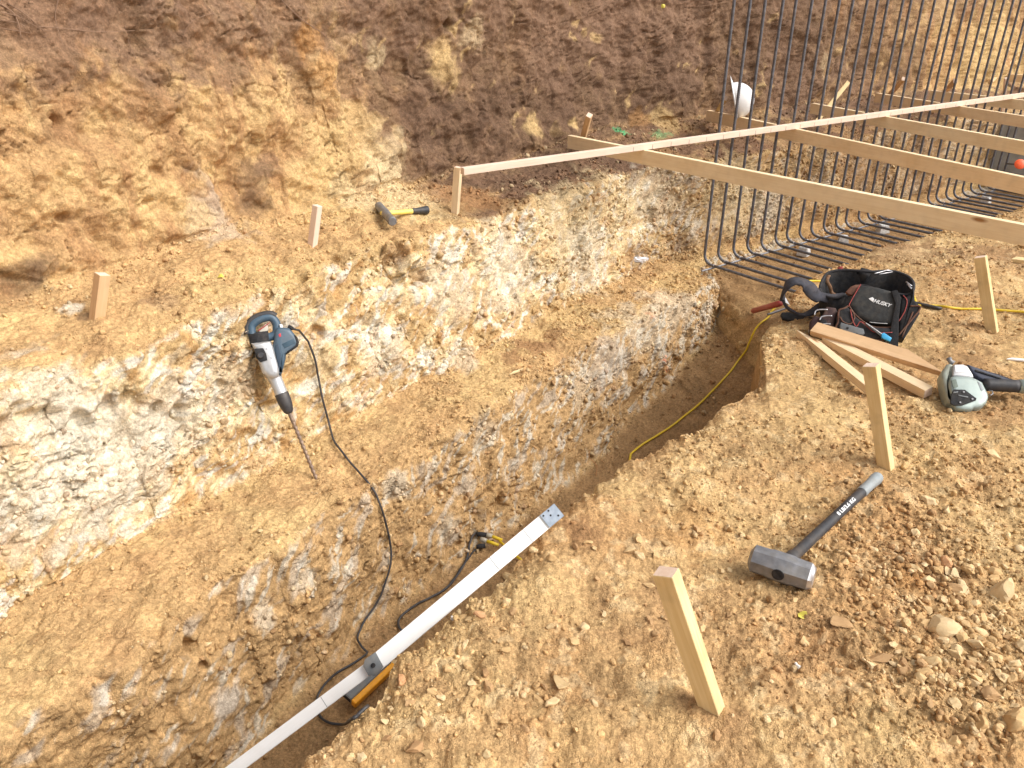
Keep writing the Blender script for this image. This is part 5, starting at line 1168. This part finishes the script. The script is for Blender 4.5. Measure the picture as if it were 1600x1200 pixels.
# further countable clods, thickest in the rubble
ks_ = 0
zones = [(1490,1000,110,80,84),(1450,900,90,60,30),(1570,1110,60,60,16),(700,1100,110,70,16),(880,860,90,60,8),(1150,900,120,90,8),(1540,740,70,90,8),(1020,950,110,70,4)]
for cx, cy, sx, sy, cnt_ in zones:
    for _ in range(cnt_):
        x = srand.gauss(cx, sx*.6); y = srand.gauss(cy, sy*.6)
        if 600 < x < 1590 and 820 < y < 1190 or x > 1250 and y > 690 and x < 1590:
            try: stone(x, y, srand.uniform(10, 22)*(1.25 if cx > 1400 else .95), srand.choice([S_TAN, S_PALE, S_BRN, S_TAN, S_PALE]), 'ordinary rounded tan or brown clod among the many lying loose on the near bank', gt, None, srand.uniform(.7, 1), srand.uniform(.75, 1)); ks_ += 1
            except Exception: pass
# gravel: what nobody could count
def scatter(name, g, wmap, colr, nst, rlo, rhi, pw, tm, tf, seed, sink=.25, kind='stuff', lab=None):
    r = np.random.RandomState(seed); w = wmap.ravel().astype(float); w = w/w.sum(); idx = r.choice(len(w), nst, p=w)
    P_ = g.reshape(-1, 3)[idx]; nrm = normals(g.astype(float)).reshape(-1, 3)[idx]; nrm *= np.where(nrm[:, 2:3] < 0, -1, 1)
    rad_ = rlo*(rhi/rlo)**(r.rand(nst)**pw); rad_ *= np.clip(np.linalg.norm(P_-np.array([0, 0, 1.5]), axis=1)/2.6, .8, 2.2)**.5
    T = np.stack([rockify(tm, 300+k_, cuts=5) for k_ in range(16)]); ti = r.randint(0, 16, nst)
    q_ = r.normal(size=(nst, 4)); q_ /= np.linalg.norm(q_, axis=1, keepdims=True); a, b, c_, d = q_.T
    RM_ = np.stack([np.stack([1-2*(c_*c_+d*d), 2*(b*c_-a*d), 2*(b*d+a*c_)], 1), np.stack([2*(b*c_+a*d), 1-2*(b*b+d*d), 2*(c_*d-a*b)], 1), np.stack([2*(b*d-a*c_), 2*(c_*d+a*b), 1-2*(b*b+c_*c_)], 1)], 1)
    V = np.einsum('nij,nkj->nki', RM_, T[ti])*rad_[:, None, None]+(P_+nrm*(rad_*(1-sink*2))[:, None]*.6)[:, None, :] + r.uniform(-.004, .004, (nst, 1, 3))*np.array([1, 1, 0])
    F = (tf[None]+np.arange(nst)[:, None, None]*len(tm)).reshape(-1, 3)
    me = mesh_np(name, V.reshape(-1, 3), F); ca = me.color_attributes.new('soil', 'FLOAT_COLOR', 'POINT')
    cc = colr.reshape(-1, 3)[idx]; k_ = r.rand(nst); tint = np.where((k_ < .14)[:, None], CRM, np.where((k_ < .28)[:, None], BRN*1.15, cc)); cc = (cc*.5+tint*.5)*r.uniform(.82, 1.22, (nst, 1))
    c4 = np.ones((nst, len(tm), 4), np.float32); c4[..., :3] = np.clip(cc, .02, .8)[:, None, :]; ca.data.foreach_set('color', c4.ravel())
    o = link(name, me, M_GRAV, None, True); tag(o, lab, 'gravel', None, kind); return o
M_GRAV = soil_mat('grit', .35)
dist_b = np.hypot(bx_, by_); area_b = np.clip(dist_b, .6, 9)**2*(dist_b < 9)*(dist_b > .9)      # a vertex stands for an area that grows with distance
vis_b = (bank[..., 1] > .7)*(np.abs(bank[..., 0]/np.maximum(bank[..., 1], .1)) < .95)*(~on_wall)*(nrs.rand(*bx_.shape) < 2)
edge_w = 1+2.5*np.exp(-np.clip(de, 0, 9)/.08)*(rE[:, None] < 20)
pw_ = area_b*vis_b*(.12+loose+1.4*gravel)*edge_w*(1-.75*smooth_a)
ns_map = (bank[..., 2] > -.25)
scatter('gravel', bank, pw_*ns_map, cb, 5200, .0035, .0115, 1.6, I2V, I2F, 31, lab='loose gravel and small clods strewn over the near bank')
scatter('rubble', bank, area_b*vis_b*ns_map*(gravel**2+.03*loose), cb, 1000, .006, .016, 1.5, I2V, I2F, 37, lab='heap of broken clods and rubble right of the sledgehammer')
scatter('grit', bank, pw_*ns_map+area_b*vis_b*ns_map*.1, cb, 26000, .0013, .0036, 1.4, I1V, I1F, 32, lab='fine grit covering the dirt of the near bank')
de_ = np.linalg.norm(base[..., :2], axis=2); flatn = (flat*one > .5)*(np.abs(nb[..., 2]) > .6)*(Sq > -.3)*(Sq < 9)*(exc[..., 2] < .8)
crumb = sstep(-.2, .4, fbm(U0*3, V0*3, 3, 201))+1.5*(wall*one > .2)*(flat*one > .4)
foot = np.zeros_like(Sm)
pe = np.clip(de_, 1, 8)**1.5*flatn*(.15+crumb)
scatter('ledge_gravel', exc, pe, c, 5200, .0035, .014, 2.0, I2V, I2F, 33, lab='crumbs of soil strewn along the ledges and the trench floor')
scatter('ledge_grit', exc, pe, c, 24000, .0016, .0045, 1.4, I1V, I1F, 34, lab='fine crumbs on the ledges and the trench floor')
wl = (wall*one > .5)*(Sq > -.3)*(Sq < 8)*(exc[..., 2] < .42)*rough*np.clip(de_, 1, 8)
scatter('wall_crumbs', exc, wl, c, 6500, .004, .016, 1.6, I2V, I2F, 35, sink=.42, lab='broken lumps of clay clinging to the excavated walls')
